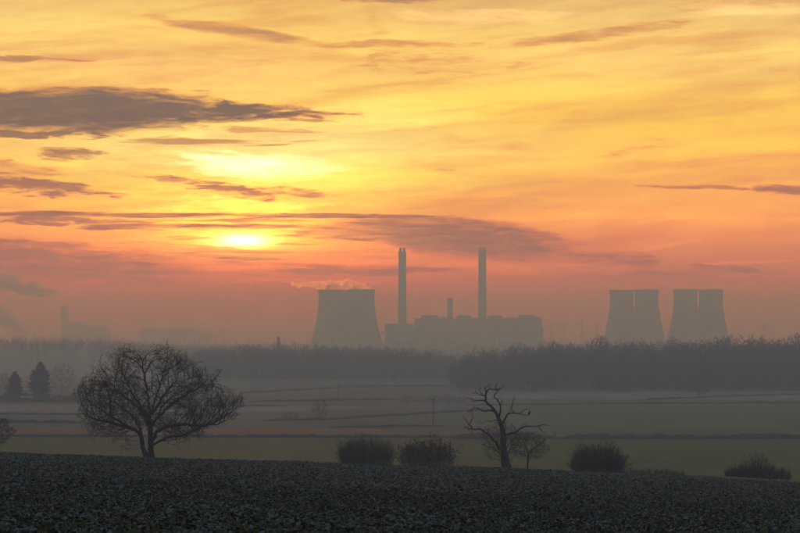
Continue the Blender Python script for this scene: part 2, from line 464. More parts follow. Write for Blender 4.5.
rows = np.concatenate([np.linspace(-380, 40, 15), np.arange(46, 200, 6.0), np.arange(200, 300, 3.0), np.arange(300, 560, 10.0),
                       np.arange(560, 1500, 30.0), np.arange(1500, 3200, 60.0), np.arange(3200, 9300, 300.0)])
unit = np.concatenate([np.linspace(-1, -0.36, 14), np.linspace(-0.33, 0.33, 45), np.linspace(0.36, 1, 14)])
tag(sheet('ground', rows, lambda y: unit * (130 + 0.60 * max(y, 0)), M['dull']), kind='structure')

def field(name, mat, near, far, x0=-1, x1=1, lift=0.06, n=60):
    """a field between two boundary lines near(x), far(x), each a list of picture points (x, distance)"""
    nx = np.array([p[0] for p in near], float); nd = np.array([p[1] for p in near], float)
    fx = np.array([p[0] for p in far], float); fd = np.array([p[1] for p in far], float)
    cols = np.linspace(x0, x1, n); P = []
    R = 26
    for r in range(R):
        t = r / (R - 1)
        d = (1 - t) * np.interp(cols, nx, nd) + t * np.interp(cols, fx, fd)
        wob = 1.0 + 0.004 * np.sin(cols * 0.06 + near[0][1])
        d = d * wob
        Xw = (cols - 400) / FPX * d
        P.append(np.stack([Xw, d, ground_h(Xw, d) + lift], 1))
    V = np.concatenate(P); i = np.arange(n - 1)
    F = np.concatenate([np.stack([i + r * n, i + 1 + r * n, i + 1 + (r + 1) * n, i + (r + 1) * n], 1) for r in range(R - 1)])
    return tag(obj(name, mesh_np(name, V, F, True), M[mat]), kind='structure')

def dist(yi): return 25.0 * FPX / (yi - HOR)
def crop_end(x): return 229.0 - 0.34 * np.clip(x - 8, 0, 60) + 0.8 * np.sin(np.asarray(x) * 0.21) + 0.4 * np.sin(np.asarray(x) * 0.73)

# crop soil and the rough grass beyond it
def strip(name, mat, y0f, y1f, xs_half, lift, R, nc=70):
    cols = np.linspace(-xs_half, xs_half, nc); P = []
    for r in range(R):
        t = r / (R - 1); y = (1 - t) * y0f(cols) + t * y1f(cols)
        P.append(np.stack([cols, y, ground_h(cols, y) + lift], 1))
    V = np.concatenate(P); i = np.arange(nc - 1)
    F = np.concatenate([np.stack([i + r * nc, i + 1 + r * nc, i + 1 + (r + 1) * nc, i + (r + 1) * nc], 1) for r in range(R - 1)])
    return tag(obj(name, mesh_np(name, V, F, True), M[mat]), kind='structure')
strip('crop_soil', 'soil', lambda c: 0 * c - 30.0, lambda c: crop_end(c), 75, 0.05, 90, 80)
strip('field_margin', 'margin', lambda c: crop_end(c) + 0.0, lambda c: 0 * c + 300.0, 90, 0.05, 30, 90)

ALLX = (-250, 1050)
field('wheat_field', 'wheat', [(-250, 330), (1050, 330)], [(-250, dist(437.5)), (420, dist(438)), (1050, dist(439))], *ALLX)
field('stubble_field', 'stubble', [(-250, dist(434.5)), (470, dist(434.5)), (600, dist(434))], [(-250, dist(427.5)), (300, dist(428)), (480, dist(430.5)), (600, dist(432.5))], -250, 560)
field('far_pasture', 'pasture', [(460, dist(425)), (560, dist(431)), (1050, dist(431))], [(460, dist(424.9)), (480, dist(405)), (700, dist(403)), (1050, dist(402))], 460, 1050)
field('frosted_field', 'frost', [(440, dist(397)), (560, dist(399.5)), (700, dist(400)), (1050, dist(399.5))], [(440, dist(396.9)), (560, dist(393)), (1050, dist(391))], 440, 1050)
field('frosted_field', 'frost', [(-250, dist(413.5)), (200, dist(413)), (280, dist(411)), (400, dist(406.6))], [(-250, dist(404)), (200, dist(405)), (400, dist(406.5))], -250, 400)
field('grazing_field', 'pasture', [(-250, dist(426)), (300, dist(426.5)), (470, dist(427))], [(-250, dist(421)), (300, dist(419)), (330, dist(418)), (470, dist(410))], -250, 460)
field('grazing_field', 'pasture', [(270, dist(399)), (400, dist(393)), (445, dist(392.5))], [(270, dist(391)), (360, dist(386)), (445, dist(386))], 262, 445)
field('frosted_field', 'frost', [(-250, dist(377)), (170, dist(378))], [(-250, dist(372)), (170, dist(373.5))], -250, 170)

# ------------------------------------------------------------------ power station
SD = 4560.0
PX = SD / FPX
def sx(xi, d=SD): return (xi - 400.0) / FPX * d
def sz(yi, d=SD): return (HOR - yi) / FPX * d

def tower_meshes():
    H = 113.0
    prof = [(41.5, -2), (38.8, 8), (35.6, 20), (32.4, 34), (29.5, 48), (27.0, 62), (25.2, 75), (24.3, 86), (24.0, 95), (24.25, 104), (24.8, 111.0)]
    inner = [(r - 1.2, z) for r, z in reversed(prof)]
    a = MB(); a.lathe(prof + inner, 56)
    b = MB(); b.lathe([(24.4, 108.6), (25.9, 109.4), (26.0, 113.0), (23.4, 113.0), (23.3, 109.0)], 56)
    return a.mesh('shell', True), b.mesh('rim')
SHELL, RIM = tower_meshes()
def cooling_tower(xi, dd, label, group, s=1.0):
    d = SD + dd; x = sx(xi, d)
    t = empty('cooling_tower', (x, d, gh(x, d)), label, 'cooling tower', group)
    t.scale = (s, s, s)
    obj('shell', SHELL, M['concrete'], t); obj('rim', RIM, M['concrete_dark'], t)
    return t
cooling_tower(330.3, 0, 'front cooling tower of the steaming group, on its side away from the chimneys', None)
cooling_tower(362.8, -30, 'front cooling tower of the steaming group, next to the tall chimney', None)
cooling_tower(341.5, 150, 'rear cooling tower of the steaming group, mostly hidden by the tower away from the chimneys', None, 1.035)
cooling_tower(353.0, 115, 'rear cooling tower of the steaming group, mostly hidden by the tower next to the chimney', None, 1.035)
cooling_tower(621.6, 40, 'cooling tower of the overlapping pair nearer the station building, beside the pylons', None)
cooling_tower(646.6, 0, 'cooling tower of the overlapping pair, standing next to the other pair', None)
cooling_tower(685.6, 0, 'cooling tower with a thin gap of sky, facing the neighbouring pair', None)
cooling_tower(711.0, 10, 'outermost cooling tower, with open sky on one side and a thin gap on the other', None)

def chimney(xi, ytop, label):
    d = SD - 60; x = sx(xi, d); z0 = gh(x, d); H = sz(ytop, d) - z0
    t = empty('chimney', (x, d, z0), label, 'chimney')
    a = MB(); a.lathe([(8.9, -2), (8.5, H * 0.3), (8.1, H * 0.65), (7.85, H - 7.5), (0.1, H - 7.5)], 32); a.build('windshield', M['concrete'], t, True)
    r = MB(); r.lathe([(7.88, H - 14), (8.3, H - 13.7), (8.3, H - 12.2), (7.86, H - 12.0)], 32); r.build('platform_ring', M['concrete_dark'], t)
    for i in range(4):
        an = math.pi / 4 + i * math.pi / 2
        f = MB(); f.lathe([(2.75, H - 7.6), (2.75, H), (2.3, H), (2.3, H - 5), (0.05, H - 5)], 16, 5.0 * math.cos(an), 5.0 * math.sin(an)); f.build('flue', M['concrete_dark'], t, True)
chimney(402.3, 248, 'tall concrete chimney rising nearer the steaming cooling towers')
chimney(482.3, 247.2, 'tall concrete chimney rising from the long boiler house')
d = SD - 20; x = sx(450.0, d)
t = empty('gas_turbine_stack', (x, d, sz(319, d)), 'short square stack on the station roof between the two tall chimneys', 'stack')
a = MB(); a.lathe([(5.9, -8), (5.6, 14), (5.3, sz(299.5, d) - sz(319, d)), (0.1, sz(299.5, d) - sz(319, d))], 20); a.build('casing', M['concrete'], t, True)
a = MB(); hh = sz(299.5, d) - sz(319, d); a.lathe([(5.32, hh - 1.5), (6.2, hh - 1.2), (6.2, hh + 2.4), (4.9, hh + 2.4)], 20); a.build('cap', M['concrete_dark'], t)

x0 = sx(463); z0 = gh(x0, SD)
t = empty('boiler_house', (x0, SD, z0), 'long grey power station building with a stepped flat roof under the chimneys', 'power station')
def blk(name, xa, xb, ytop, y0=-30, y1=30, zb=-3.0, mat='cladding', ribs=True):
    m = MB(); X0, X1, ZT = sx(xa) - x0, sx(xb) - x0, sz(ytop) - z0
    m.box(X0, X1, y0, y1, zb, ZT)
    o = m.build(name, M[mat], t)
    if ribs:
        p = MB(); n = max(2, int((X1 - X0) / 12))
        for i in range(n + 1):
            xx = X0 + (X1 - X0) * i / n
            p.box(xx - 0.45, xx + 0.45, y0 - 0.5, y0 + 0.2, zb, ZT - 1.0)
        p.build('cladding_rib', M['concrete_dark'], o)
    return o
blk('turbine_hall', 386, 541, 327, -62, -32)
blk('coal_bunker', 385.2, 413, 323.8, -30, 26)
blk('boiler_block', 414.4, 540.8, 318.2, -28, 30)
for xa, xb, yt in ((421, 438, 315.4), (441, 446, 317.0), (457, 471, 315.6), (488, 502, 315.8), (507, 514, 317.2), (519, 533.5, 315.0), (534, 540, 316.6)):
    blk('roof_plant', xa, xb, yt, -20, 22, sz(318.25) - z0, ribs=False)
for xa in (425, 431, 461, 467, 492, 498, 524, 529):
    m = MB(); m.lathe([(1.4, sz(316) - z0), (1.4, sz(314.3) - z0), (0.1, sz(314.3) - z0)], 10, sx(xa) - x0, 0); m.build('vent_pipe', M['steel'], t)
# conveyor gallery reaching across to the steaming towers
m = MB(); m.box(sx(380.5) - x0, sx(385.2) - x0, -12, -4, sz(333.5) - z0, sz(331.6) - z0); m.build('conveyor_gallery', M['cladding'], t)

def pylon(xi, d, ytop, label, group='pylons by the power station'):
    x = sx(xi, d); z0 = gh(x, d); H = sz(ytop, d) - z0
    t = empty('pylon', (x, d, z0), label, 'pylon', group)
    m = MB(); w0, w1 = H * 0.085, H * 0.018
    lev = np.linspace(0, 0.93, 9)
    def c(f, i): 
        w = w0 + (w1 - w0) * min(1, f / 0.62) if f < 0.62 else w1
        return np.array([w * (1 if i in (0, 3) else -1), w * (1 if i < 2 else -1), f * H])
    for a, b in zip(lev[:-1], lev[1:]):
        for i in range(4):
            m.bar(c(a, i), c(b, i), 0.20); m.bar(c(a, i), c(b, (i + 1) % 4), 0.11); m.bar(c(a, (i + 1) % 4), c(b, i), 0.11)
    m.bar((0, 0, lev[-1] * H), (0, 0, H), 0.3, 0.12)
    m.build('lattice', M['steel'], t)
    for f, wd in ((0.64, 0.17), (0.77, 0.21), (0.89, 0.15)):
        a = MB()
        for s in (-1, 1):
            a.bar((s * w1, w1, f * H), (s * wd * H, 0, f * H), 0.25); a.bar((s * w1, -w1, f * H), (s * wd * H, 0, f * H), 0.25)
            a.bar((s * w1, 0, f * H + H * 0.05), (s * wd * H, 0, f * H), 0.25)
            a.bar((s * wd * H, 0, f * H), (s * wd * H, 0, f * H - H * 0.06), 0.22)
        a.build('cross_arm', M['steel'], t)
pylon(552, 4300, 318.5, 'lattice pylon standing closest to the end of the power station', None)
pylon(563, 4500, 320.0, 'lattice pylon second along from the power station end', None)
pylon(582, 4250, 317.5, 'tallest lattice pylon between the station and the cooling tower pairs', None)
pylon(596, 4600, 321.0, 'lattice pylon closest to the cooling tower pair', None)
pylon(764, 4700, 320.0, 'lone lattice pylon beyond the outermost cooling tower', None)
pylon(223, 4700, 325.5, 'lone faint lattice pylon between the long shed and the steaming towers', None)
pylon(105, 8400, 319.0, 'faint lattice pylon beside the distant works', None)

# distant works
D2 = 8600.0
x0 = sx(70, D2); z0 = gh(x0, D2); S2 = D2
t = empty('works_tower', (sx(64.6, D2), D2, z0), 'distant square works tower beneath the drifting smoke', 'tower')
m = MB(); hw = 3.4 / FPX * D2; m.box(-hw, hw, -hw, hw, -2, sz(308.4, D2) - z0); m.build('shaft', M['concrete'], t)
m = MB(); m.box(-hw * 1.08, hw * 1.08, -hw * 1.08, hw * 1.08, sz(308.35, D2) - z0, sz(306.4, D2) - z0); m.build('parapet', M['concrete_dark'], t)
t = empty('works_building', (x0, D2 + 70, z0), 'distant stepped works building next to the works tower', 'building')
for xa, xb, yt, ya in ((62.5, 83.5, 322.8, -20), (83.8, 107, 325.8, -14), (70, 77, 321.4, 22)):
    m = MB(); m.box(sx(xa, D2) - x0, sx(xb, D2) - x0, ya, ya + 40, -2, sz(yt, D2) - z0); m.build('block', M['cladding'], t)
x0 = sx(169, D2)
t = empty('long_shed', (x0, D2, gh(x0, D2)), 'distant long flat-roofed shed with higher roof at one end', 'shed')
zz = gh(x0, D2)
m = MB(); m.box(sx(140, D2) - x0, sx(198, D2) - x0, 0, 80, -2, sz(329.5, D2) - zz); m.build('wall', M['cladding'], t)
m = MB(); m.box(sx(139.6, D2) - x0, sx(198.4, D2) - x0, -1, 81, sz(329.5, D2) - zz + .01, sz(328.3, D2) - zz); m.build('roof', M['concrete_dark'], t)
m = MB(); m.box(sx(198.6, D2) - x0, sx(212, D2) - x0, 5, 60, -2, sz(332.5, D2) - zz); m.build('annexe', M['cladding'], t)

# ------------------------------------------------------------------ trees: growing skeletons
class Skel:
    def __init__(s): s.P = []; s.par = []
    def add(s, p, par): s.P.append(np.asarray(p, float)); s.par.append(par); return len(s.P) - 1
    def poly(s, pts, par=-1, step=0.3, jit=0.0, r=None):
        r = r or rng
        last = par
        if par >= 0: pts = [s.P[par]] + [np.asarray(p, float) for p in pts]
        else:
            last = s.add(pts[0], -1)
        for a, b in zip(pts[:-1], pts[1:]):
            a = np.asarray(a, float); b = np.asarray(b, float)
            n = max(1, int(np.linalg.norm(b - a) / step))
            for i in range(1, n + 1):
                q = a + (b - a) * i / n
                if jit: q = q + r.normal(0, jit, 3) * (1, 1, 0.6)
                last = s.add(q, last)
        return last
    def near(s, p):
        P = np.array(s.P); return int(np.argmin(((P - np.asarray(p)) ** 2).sum(1)))

def colonise(sk, A, step, infl, kill, iters=90, bias=(0, 0, 0.0), wander=0.12, r=None, radial=None, rk=0.4):
    r = r or rng
    A = np.asarray(A, float); alive = np.ones(len(A), bool)
    best = np.full(len(A), 1e18); who = np.zeros(len(A), int)
    start = 0
    bias = np.asarray(bias, float)
    for it in range(iters):
        N = np.array(sk.P[start:])
        if len(N) == 0: break
        for c in range(0, len(N), 800):
            Nc = N[c:c + 800]
            idx = np.nonzero(alive)[0]
            if len(idx) == 0: break
            D = ((A[idx, None, :] - Nc[None, :, :]) ** 2).sum(2)
            k = D.argmin(1); m = D[np.arange(len(idx)), k]
            up = m < best[idx]
            best[idx[up]] = m[up]; who[idx[up]] = k[up] + start + c
        alive &= best > kill * kill
        act = alive & (best < infl * infl)
        if not act.any(): break
        start = len(sk.P)
        ids = who[act]; vec = A[act] - np.array(sk.P)[ids]
        vec /= np.linalg.norm(vec, axis=1)[:, None] + 1e-9
        uq, inv = np.unique(ids, return_inverse=True)
        S = np.zeros((len(uq), 3)); np.add.at(S, inv, vec)
        nrm = np.linalg.norm(S, axis=1)
        for q, i in enumerate(uq):
            if nrm[q] < 1e-3: continue
            d = S[q] / nrm[q] + bias + r.normal(0, wander, 3)
            d /= np.linalg.norm(d)
            p = sk.P[i]
            if radial is not None:
                q_ = p - radial; d = d + rk * q_ / (np.linalg.norm(q_) + 1e-6); d /= np.linalg.norm(d)
            sk.add(p + d * step, int(i))
    return sk

def radii(sk, tip, expo=2.4, rmax=None):
    n = len(sk.P); acc = np.zeros(n); par = sk.par
    has = np.zeros(n, bool)
    for i in range(n):
        if par[i] >= 0: has[par[i]] = True
    for i in range(n - 1, -1, -1):
        if not has[i]: acc[i] = tip ** expo
        if par[i] >= 0: acc[par[i]] += acc[i]
    R = acc ** (1 / expo)
    if rmax: R = np.minimum(R * (rmax / R.max()) ** np.clip((R / R.max()), 0, 1), rmax)
    return R, ~has

def tubes(P, par, R, keep=None, k_of=None):
    """rings along the branches, side shoots start with a ring of their own"""
    n = len(P); P = np.asarray(P); par = np.asarray(par)
    dom = np.full(n, -1)
    order = np.argsort(R)
    for i in order:
        if par[i] >= 0: dom[par[i]] = i       # the thickest child wins
    D = np.zeros((n, 3))
    hp = par >= 0
    D[hp] = P[hp] - P[par[hp]]
    hd = dom >= 0
    D[hd] += P[dom[hd]] - P[hd]
    L = np.linalg.norm(D, axis=1)[:, None]; D = np.where(L > 1e-9, D / np.maximum(L, 1e-9), (0, 0, 1.0))
    ref = np.where(np.abs(D[:, 2:3]) < 0.9, np.array([[0, 0, 1.0]]), np.array([[1.0, 0, 0]]))
    A = np.cross(D, ref); A /= np.linalg.norm(A, axis=1)[:, None]; B = np.cross(D, A)
    out = {}
    for k in (3, 5, 9):
        if k == 3: sel = R < 0.035
        elif k == 5: sel = (R >= 0.035) & (R < 0.16)
        else: sel = R >= 0.16
        sel &= hp
        if keep is not None: sel &= keep
        idx = np.nonzero(sel)[0]
        if len(idx) == 0: continue
        t = np.arange(k) * 2 * math.pi / k
        c, s = np.cos(t), np.sin(t)
        p = par[idx]; side = dom[p] != idx
        r0 = np.where(side, R[idx] * 1.05, R[p]); r0 = np.minimum(r0, R[idx] * 1.8)
        a0 = np.where(side[:, None], A[idx], A[p]); b0 = np.where(side[:, None], B[idx], B[p])
        bot = P[p][:, None, :] + r0[:, None, None] * (c[None, :, None] * a0[:, None, :] + s[None, :, None] * b0[:, None, :])
        top = P[idx][:, None, :] + R[idx][:, None, None] * (c[None, :, None] * A[idx][:, None, :] + s[None, :, None] * B[idx][:, None, :])
        V = np.concatenate([bot, top], 1).reshape(-1, 3)
        base = (np.arange(len(idx)) * 2 * k)[:, None]
        i = np.arange(k); j = (i + 1) % k
        F = np.stack([base + i, base + j, base + j + k, base + i + k], 2).reshape(-1, 4)
        out[k] = (V, F)
    VV = []; FF = []; o = 0
    for V, F in out.values():
        VV.append(V); FF.append(F + o); o += len(V)
    if not VV: return np.zeros((0, 3)), np.zeros((0, 4), int)
    return np.concatenate(VV), np.concatenate(FF)

def twigs(P, D, per, length, rad, spread=0.7, segs=2, r=None, droop=0.0):
    """fine shoots growing from points P along directions D, as three-sided bars"""
    r = r or rng
    n = len(P) * per
    p = np.repeat(P, per, 0); d = np.repeat(D, per, 0) + r.normal(0, spread, (n, 3)); d[:, 2] -= droop
    d /= np.linalg.norm(d, axis=1)[:, None] + 1e-9
    L = length * r.uniform(0.45, 1.2, n)
    VV = []; FF = []; o = 0; tips = []
    for sgm in range(segs):
        q = p + d * (L / segs)[:, None]
        ref = np.where(np.abs(d[:, 2:3]) < 0.9, np.array([[0, 0, 1.0]]), np.array([[1.0, 0, 0]]))
        a = np.cross(d, ref); a /= np.linalg.norm(a, axis=1)[:, None] + 1e-9; b = np.cross(d, a)
        r0 = rad * (1 - sgm / segs * 0.6); r1 = rad * (1 - (sgm + 1) / segs * 0.6)
        t = np.arange(3) * 2 * math.pi / 3
        ring = np.cos(t)[None, :, None] * a[:, None] + np.sin(t)[None, :, None] * b[:, None]
        V = np.concatenate([p[:, None] + ring * r0, q[:, None] + ring * r1], 1).reshape(-1, 3)
        base = (np.arange(n) * 6)[:, None]; i = np.arange(3); j = (i + 1) % 3
        F = np.stack([base + i, base + j, base + j + 3, base + i + 3], 2).reshape(-1, 4)
        VV.append(V); FF.append(F + o); o += len(V)
        p = q; d = d + r.normal(0, 0.35, (n, 3)); d[:, 2] += 0.12; d /= np.linalg.norm(d, axis=1)[:, None]
    return np.concatenate(VV), np.concatenate(FF), p, d

def leafquads(P, size, r=None, aspect=0.6):
    r = r or rng
    n = len(P)
    a = r.normal(0, 1, (n, 3)); a /= np.linalg.norm(a, axis=1)[:, None]
    b = r.normal(0, 1, (n, 3)); b = np.cross(a, b); b /= np.linalg.norm(b, axis=1)[:, None]
    s = size * r.uniform(0.5, 1.3, (n, 1))
    V = np.stack([P, P + a * s * 0.5 + b * s * aspect * 0.5, P + a * s, P + a * s * 0.5 - b * s * aspect * 0.5], 1).reshape(-1, 3)
    F = (np.arange(n) * 4)[:, None] + np.arange(4)
    return V, F

def joinm(parts):
    V = []; F = []; o = 0
    for v, f in parts:
        if len(v) == 0: continue
        V.append(v); F.append(np.asarray(f) + o); o += len(v)
    return np.concatenate(V), np.concatenate(F)

def dirs(sk):
    P = np.array(sk.P); par = np.array(sk.par); D = np.zeros_like(P); m = par >= 0
    D[m] = P[m] - P[par[m]]; D /= np.linalg.norm(D, axis=1)[:, None] + 1e-9
    return P, par, D

def in_poly(pts, poly):
    x, y = pts[:, 0], pts[:, 1]; c = np.zeros(len(pts), bool); n = len(poly); j = n - 1
    for i in range(n):
        xi, yi = poly[i]; xj, yj = poly[j]
        c ^= ((yi > y) != (yj > y)) & (x < (xj - xi) * (y - yi) / (yj - yi + 1e-12) + xi)
        j = i
    return c

def crown_points(poly, n, r, depth=0.8, hollow=0.5, y0=0.0):
    """points filling the body whose outline is poly (metres, x and z), thinner towards the middle"""
    poly = np.array(poly); lo, hi = poly.min(0), poly.max(0); out = []
    while len(out) < n:
        q = r.uniform(lo, hi, (4000, 2)); q = q[in_poly(q, poly)]
        for x, z in q:
            xs = []
            for i in range(len(poly)):
                a, b = poly[i - 1], poly[i]
                if (a[1] > z) != (b[1] > z): xs.append(a[0] + (z - a[1]) * (b[0] - a[0]) / (b[1] - a[1]))
            if len(xs) < 2: continue
            c, h = (min(xs) + max(xs)) / 2, (max(xs) - min(xs)) / 2 + 1e-6
            e = 1 - ((x - c) / h) ** 2
            y = r.uniform(-1, 1)
            rad = math.sqrt(((x - c) / h) ** 2 + y * y * max(e, 0))
            if r.random() > hollow + (1 - hollow) * rad ** 2: continue
            out.append((x, y0 + y * math.sqrt(max(e, 0)) * h * depth, z))
            if len(out) >= n: break
    return np.array(out)

def tree_object(name, loc, label, cat, group, trunk, crown, tm, cm, extra=None):
    t = empty(name, loc, label, cat, group)
    obj('trunk', trunk, tm, t); obj('crown', crown, cm, t)
    return t

# ------------------------------------------------------------------ the big oak on the brow
OD = 236.0; OM = OD / FPX                       # distance, metres per picture pixel there
def oz(px, py, dy=0.0):                          # from the enlarged tracing to metres about the trunk base
    xi, yi = 70 + px / 3.95, 335 + py / 3.95
    return ((xi - 150.0) * OM, dy, (459.5 - yi) * OM)
def make_oak():
    r = np.random.default_rng(21)
    sk = Skel()
    sk.poly([oz(320, 500), oz(320, 470), oz(318, 430), oz(317, 400), oz(316, 350), oz(313, 320)], step=0.25, jit=0.02, r=r)
    main = len(sk.P) - 1
    s2 = sk.poly([oz(309, 500, 0.1), oz(300, 480, .2), oz(286, 445, .3), oz(281, 410, .35), oz(278, 392, .3)], step=0.25, jit=0.02, r=r)
    def limb(start, pts, jit=0.06): return sk.poly([oz(*p) for p in pts], par=start, step=0.28, jit=jit, r=r)
    limb(main, [(314, 285, .2), (306, 225, 0), (298, 170, -.5), (287, 115, .2), (270, 75, 0.6)])
    limb(main, [(322, 290, .8), (338, 235, 1.5), (352, 180, 2.0), (372, 120, 2.2)])
    limb(main, [(300, 300, -1.2), (268, 245, -2.5), (240, 190, -3), (215, 120, -3.4)])
    limb(main, [(335, 300, -1.2), (375, 245, -2.8), (420, 190, -3.5), (452, 130, -3.4)])
    limb(sk.near(oz(317, 345)), [(285, 305, .4), (225, 255, 1.0), (170, 215, 1.6), (130, 170, 2.0)])
    limb(sk.near(oz(316, 360)), [(350, 320, .5), (400, 270, 1.4), (470, 225, 2.2), (540, 190, 2.4)])
    limb(sk.near(oz(318, 425)), [(345, 380, -.4), (385, 358, -.8), (450, 352, -.9), (545, 358, -.6), (600, 330, -.3), (655, 292, 0)])
    limb(sk.near(oz(318, 440)), [(350, 420, .8), (385, 404, 1.8), (430, 402, 2.6), (475, 385, 3.2), (540, 350, 3.6)])
    limb(s2, [(262, 378, .4), (215, 362, .2), (160, 345, -.3), (105, 330, -.8), (65, 320, -1.0)])
    limb(s2, [(262, 350, 1.2), (222, 310, 2.4), (170, 275, 3.4), (110, 245, 3.8)])
    limb(s2, [(258, 372, -1.2), (205, 335, -2.6), (140, 295, -3.4), (85, 255, -3.4)])
    limb(sk.near(oz(316, 370)), [(330, 340, 2.2), (345, 290, 4.2), (380, 250, 5.4)])
    limb(sk.near(oz(316, 370)), [(310, 335, -2.4), (300, 290, -4.4), (330, 245, -5.6)])
    limb(sk.near(oz(281, 410)), [(270, 372, 2.0), (245, 345, 4.0), (215, 300, 5.2)])
    limb(sk.near(oz(545, 358)), [(590, 352, -.9), (630, 330, -1.0)])
    poly = [(33, 245), (45, 192), (75, 182), (108, 160), (118, 138), (150, 118), (170, 100), (192, 72), (208, 57), (235, 62), (262, 42), (300, 38), (330, 50), (352, 55),
            (375, 72), (402, 80), (425, 95), (452, 92), (475, 120), (520, 145), (545, 180), (578, 195), (590, 222), (615, 240), (650, 258), (686, 265), (668, 305), (625, 338),
            (575, 362), (520, 385), (470, 405), (440, 425), (410, 405), (350, 385), (318, 370), (285, 375), (240, 405), (212, 435), (190, 400), (150, 388), (90, 398), (58, 375), (38, 330)]
    pm = [(oz(*p)[0] * .95, (oz(*p)[2] - 5) * .95 + 5) for p in poly]
    C = crown_points(pm, 300, r, depth=0.80, hollow=0.25)
    A = np.repeat(C, 20, 0) + r.normal(0, 0.38, (6000, 3)) * np.repeat(r.uniform(.7, 1.2, (300, 1)), 20, 0)
    colonise(sk, A, 0.22, 3.0, 0.30, iters=90, bias=(0, 0, 0.26), wander=0.09, r=r, radial=np.array((0, 0, 2.0)), rk=0.8)
    R, tip = radii(sk, 0.0135, 2.2)
    R = np.where(R > .2, .2 + (R - .2) * .55, R); R = np.minimum(R, 0.46); zb = np.array(sk.P)[:, 2]; R = R * (1 + .35 * np.clip(1 - zb / 1.2, 0, 1) * (R > .2))
    P, par, D = dirs(sk)
    P[:, 2] = np.maximum(P[:, 2], -0.9)
    thick = R > 0.075
    tv = tubes(P, par, R, thick)
    bv = tubes(P, par, R, ~thick)
    sel = np.nonzero(R < 0.03)[0]
    Vt, Ft, Q, Dq = twigs(P[sel], D[sel], 1, 0.42, 0.0085, 0.55, 2, r, droop=-0.4)
    tsel = np.nonzero(tip)[0]
    V2, F2, Q2, _ = twigs(P[tsel], D[tsel], 4, 0.50, 0.009, 0.5, 2, r, droop=-0.4)
    pk = np.concatenate([Q[r.random(len(Q)) < 0.36], Q2[r.random(len(Q2)) < 0.40]])
    lv = leafquads(pk + r.normal(0, 0.08, pk.shape), 0.11, r, 0.7)
    lv2 = leafquads(pk + r.normal(0, 0.10, pk.shape), 0.09, r, 0.7)
    trunk = mesh_np('oak_trunk', *tv, smooth=True)
    cv = joinm([bv, (Vt, Ft), (V2, F2)])
    crown = mesh_np('oak_crown', *cv, smooth=False)
    lm = mesh_np('oak_leaves', *joinm([lv, lv2]))
    x, y, z = at(150.0, 459.5, OD); z = gh(x, y)
    dz = at(150, 459.5, OD)[2] - z
    t = tree_object('oak_tree', (x, y, z + max(min(dz, 0.6), -0.6)), 'great bare oak with a broad domed crown and twin trunks, alone on the field brow', 'tree', None, trunk, crown, M['bark'], M['twig'])
    lo = obj('withered_leaves', lm, M['twig'], t); lo['kind'] = 'stuff'
    return t
make_oak()

# ------------------------------------------------------------------ the dead tree, traced limb by limb
DD = 234.0; DM = DD / FPX
def dz_(px, py, dy=0.0):
    xi, yi = 440 + px / 5.08, 375 + py / 5.08
    return np.array(((xi - 508.0) * DM, dy, (472.6 - yi) * DM))
def branch_mesh(pts, r0, r1, r, kink=0.05, sides=8):
    """one crooked tapering limb through the traced points"""
    P = [np.asarray(p, float) for p in pts]; Q = []; 
    for a, b in zip(P[:-1], P[1:]):
        n = max(2, int(np.linalg.norm(b - a) / 0.32))
        for i in range(n): Q.append(a + (b - a) * i / n + r.normal(0, kink, 3) * (1 if i else 0.5))
    Q.append(P[-1]); Q = np.array(Q)
    if len(Q) > 4: Q[1:-1] = (Q[:-2] + 8 * Q[1:-1] + Q[2:]) / 10
    L = np.concatenate([[0], np.cumsum(np.linalg.norm(np.diff(Q, axis=0), axis=1))]); t = L / L[-1]
    R = (r0 + (r1 - r0) * t ** 0.8) * (1 + r.normal(0, 0.07, len(Q)))
    D = np.gradient(Q, axis=0); D /= np.linalg.norm(D, axis=1)[:, None]
    ref = np.array([0.2, 1.0, 0.1]); A = np.cross(D, ref); A /= np.linalg.norm(A, axis=1)[:, None]; B = np.cross(D, A)
    an = np.arange(sides) * 2 * math.pi / sides
    V = (Q[:, None] + R[:, None, None] * (np.cos(an)[None, :, None] * A[:, None] + np.sin(an)[None, :, None] * B[:, None])).reshape(-1, 3)
    i = np.arange(sides); j = (i + 1) % sides
    F = np.concatenate([np.stack([i + m * sides, j + m * sides, j + (m + 1) * sides, i + (m + 1) * sides], 1) for m in range(len(Q) - 1)])
    cap = np.arange(sides) + (len(Q) - 1) * sides
    return V, [F, cap[None, :]], Q, D
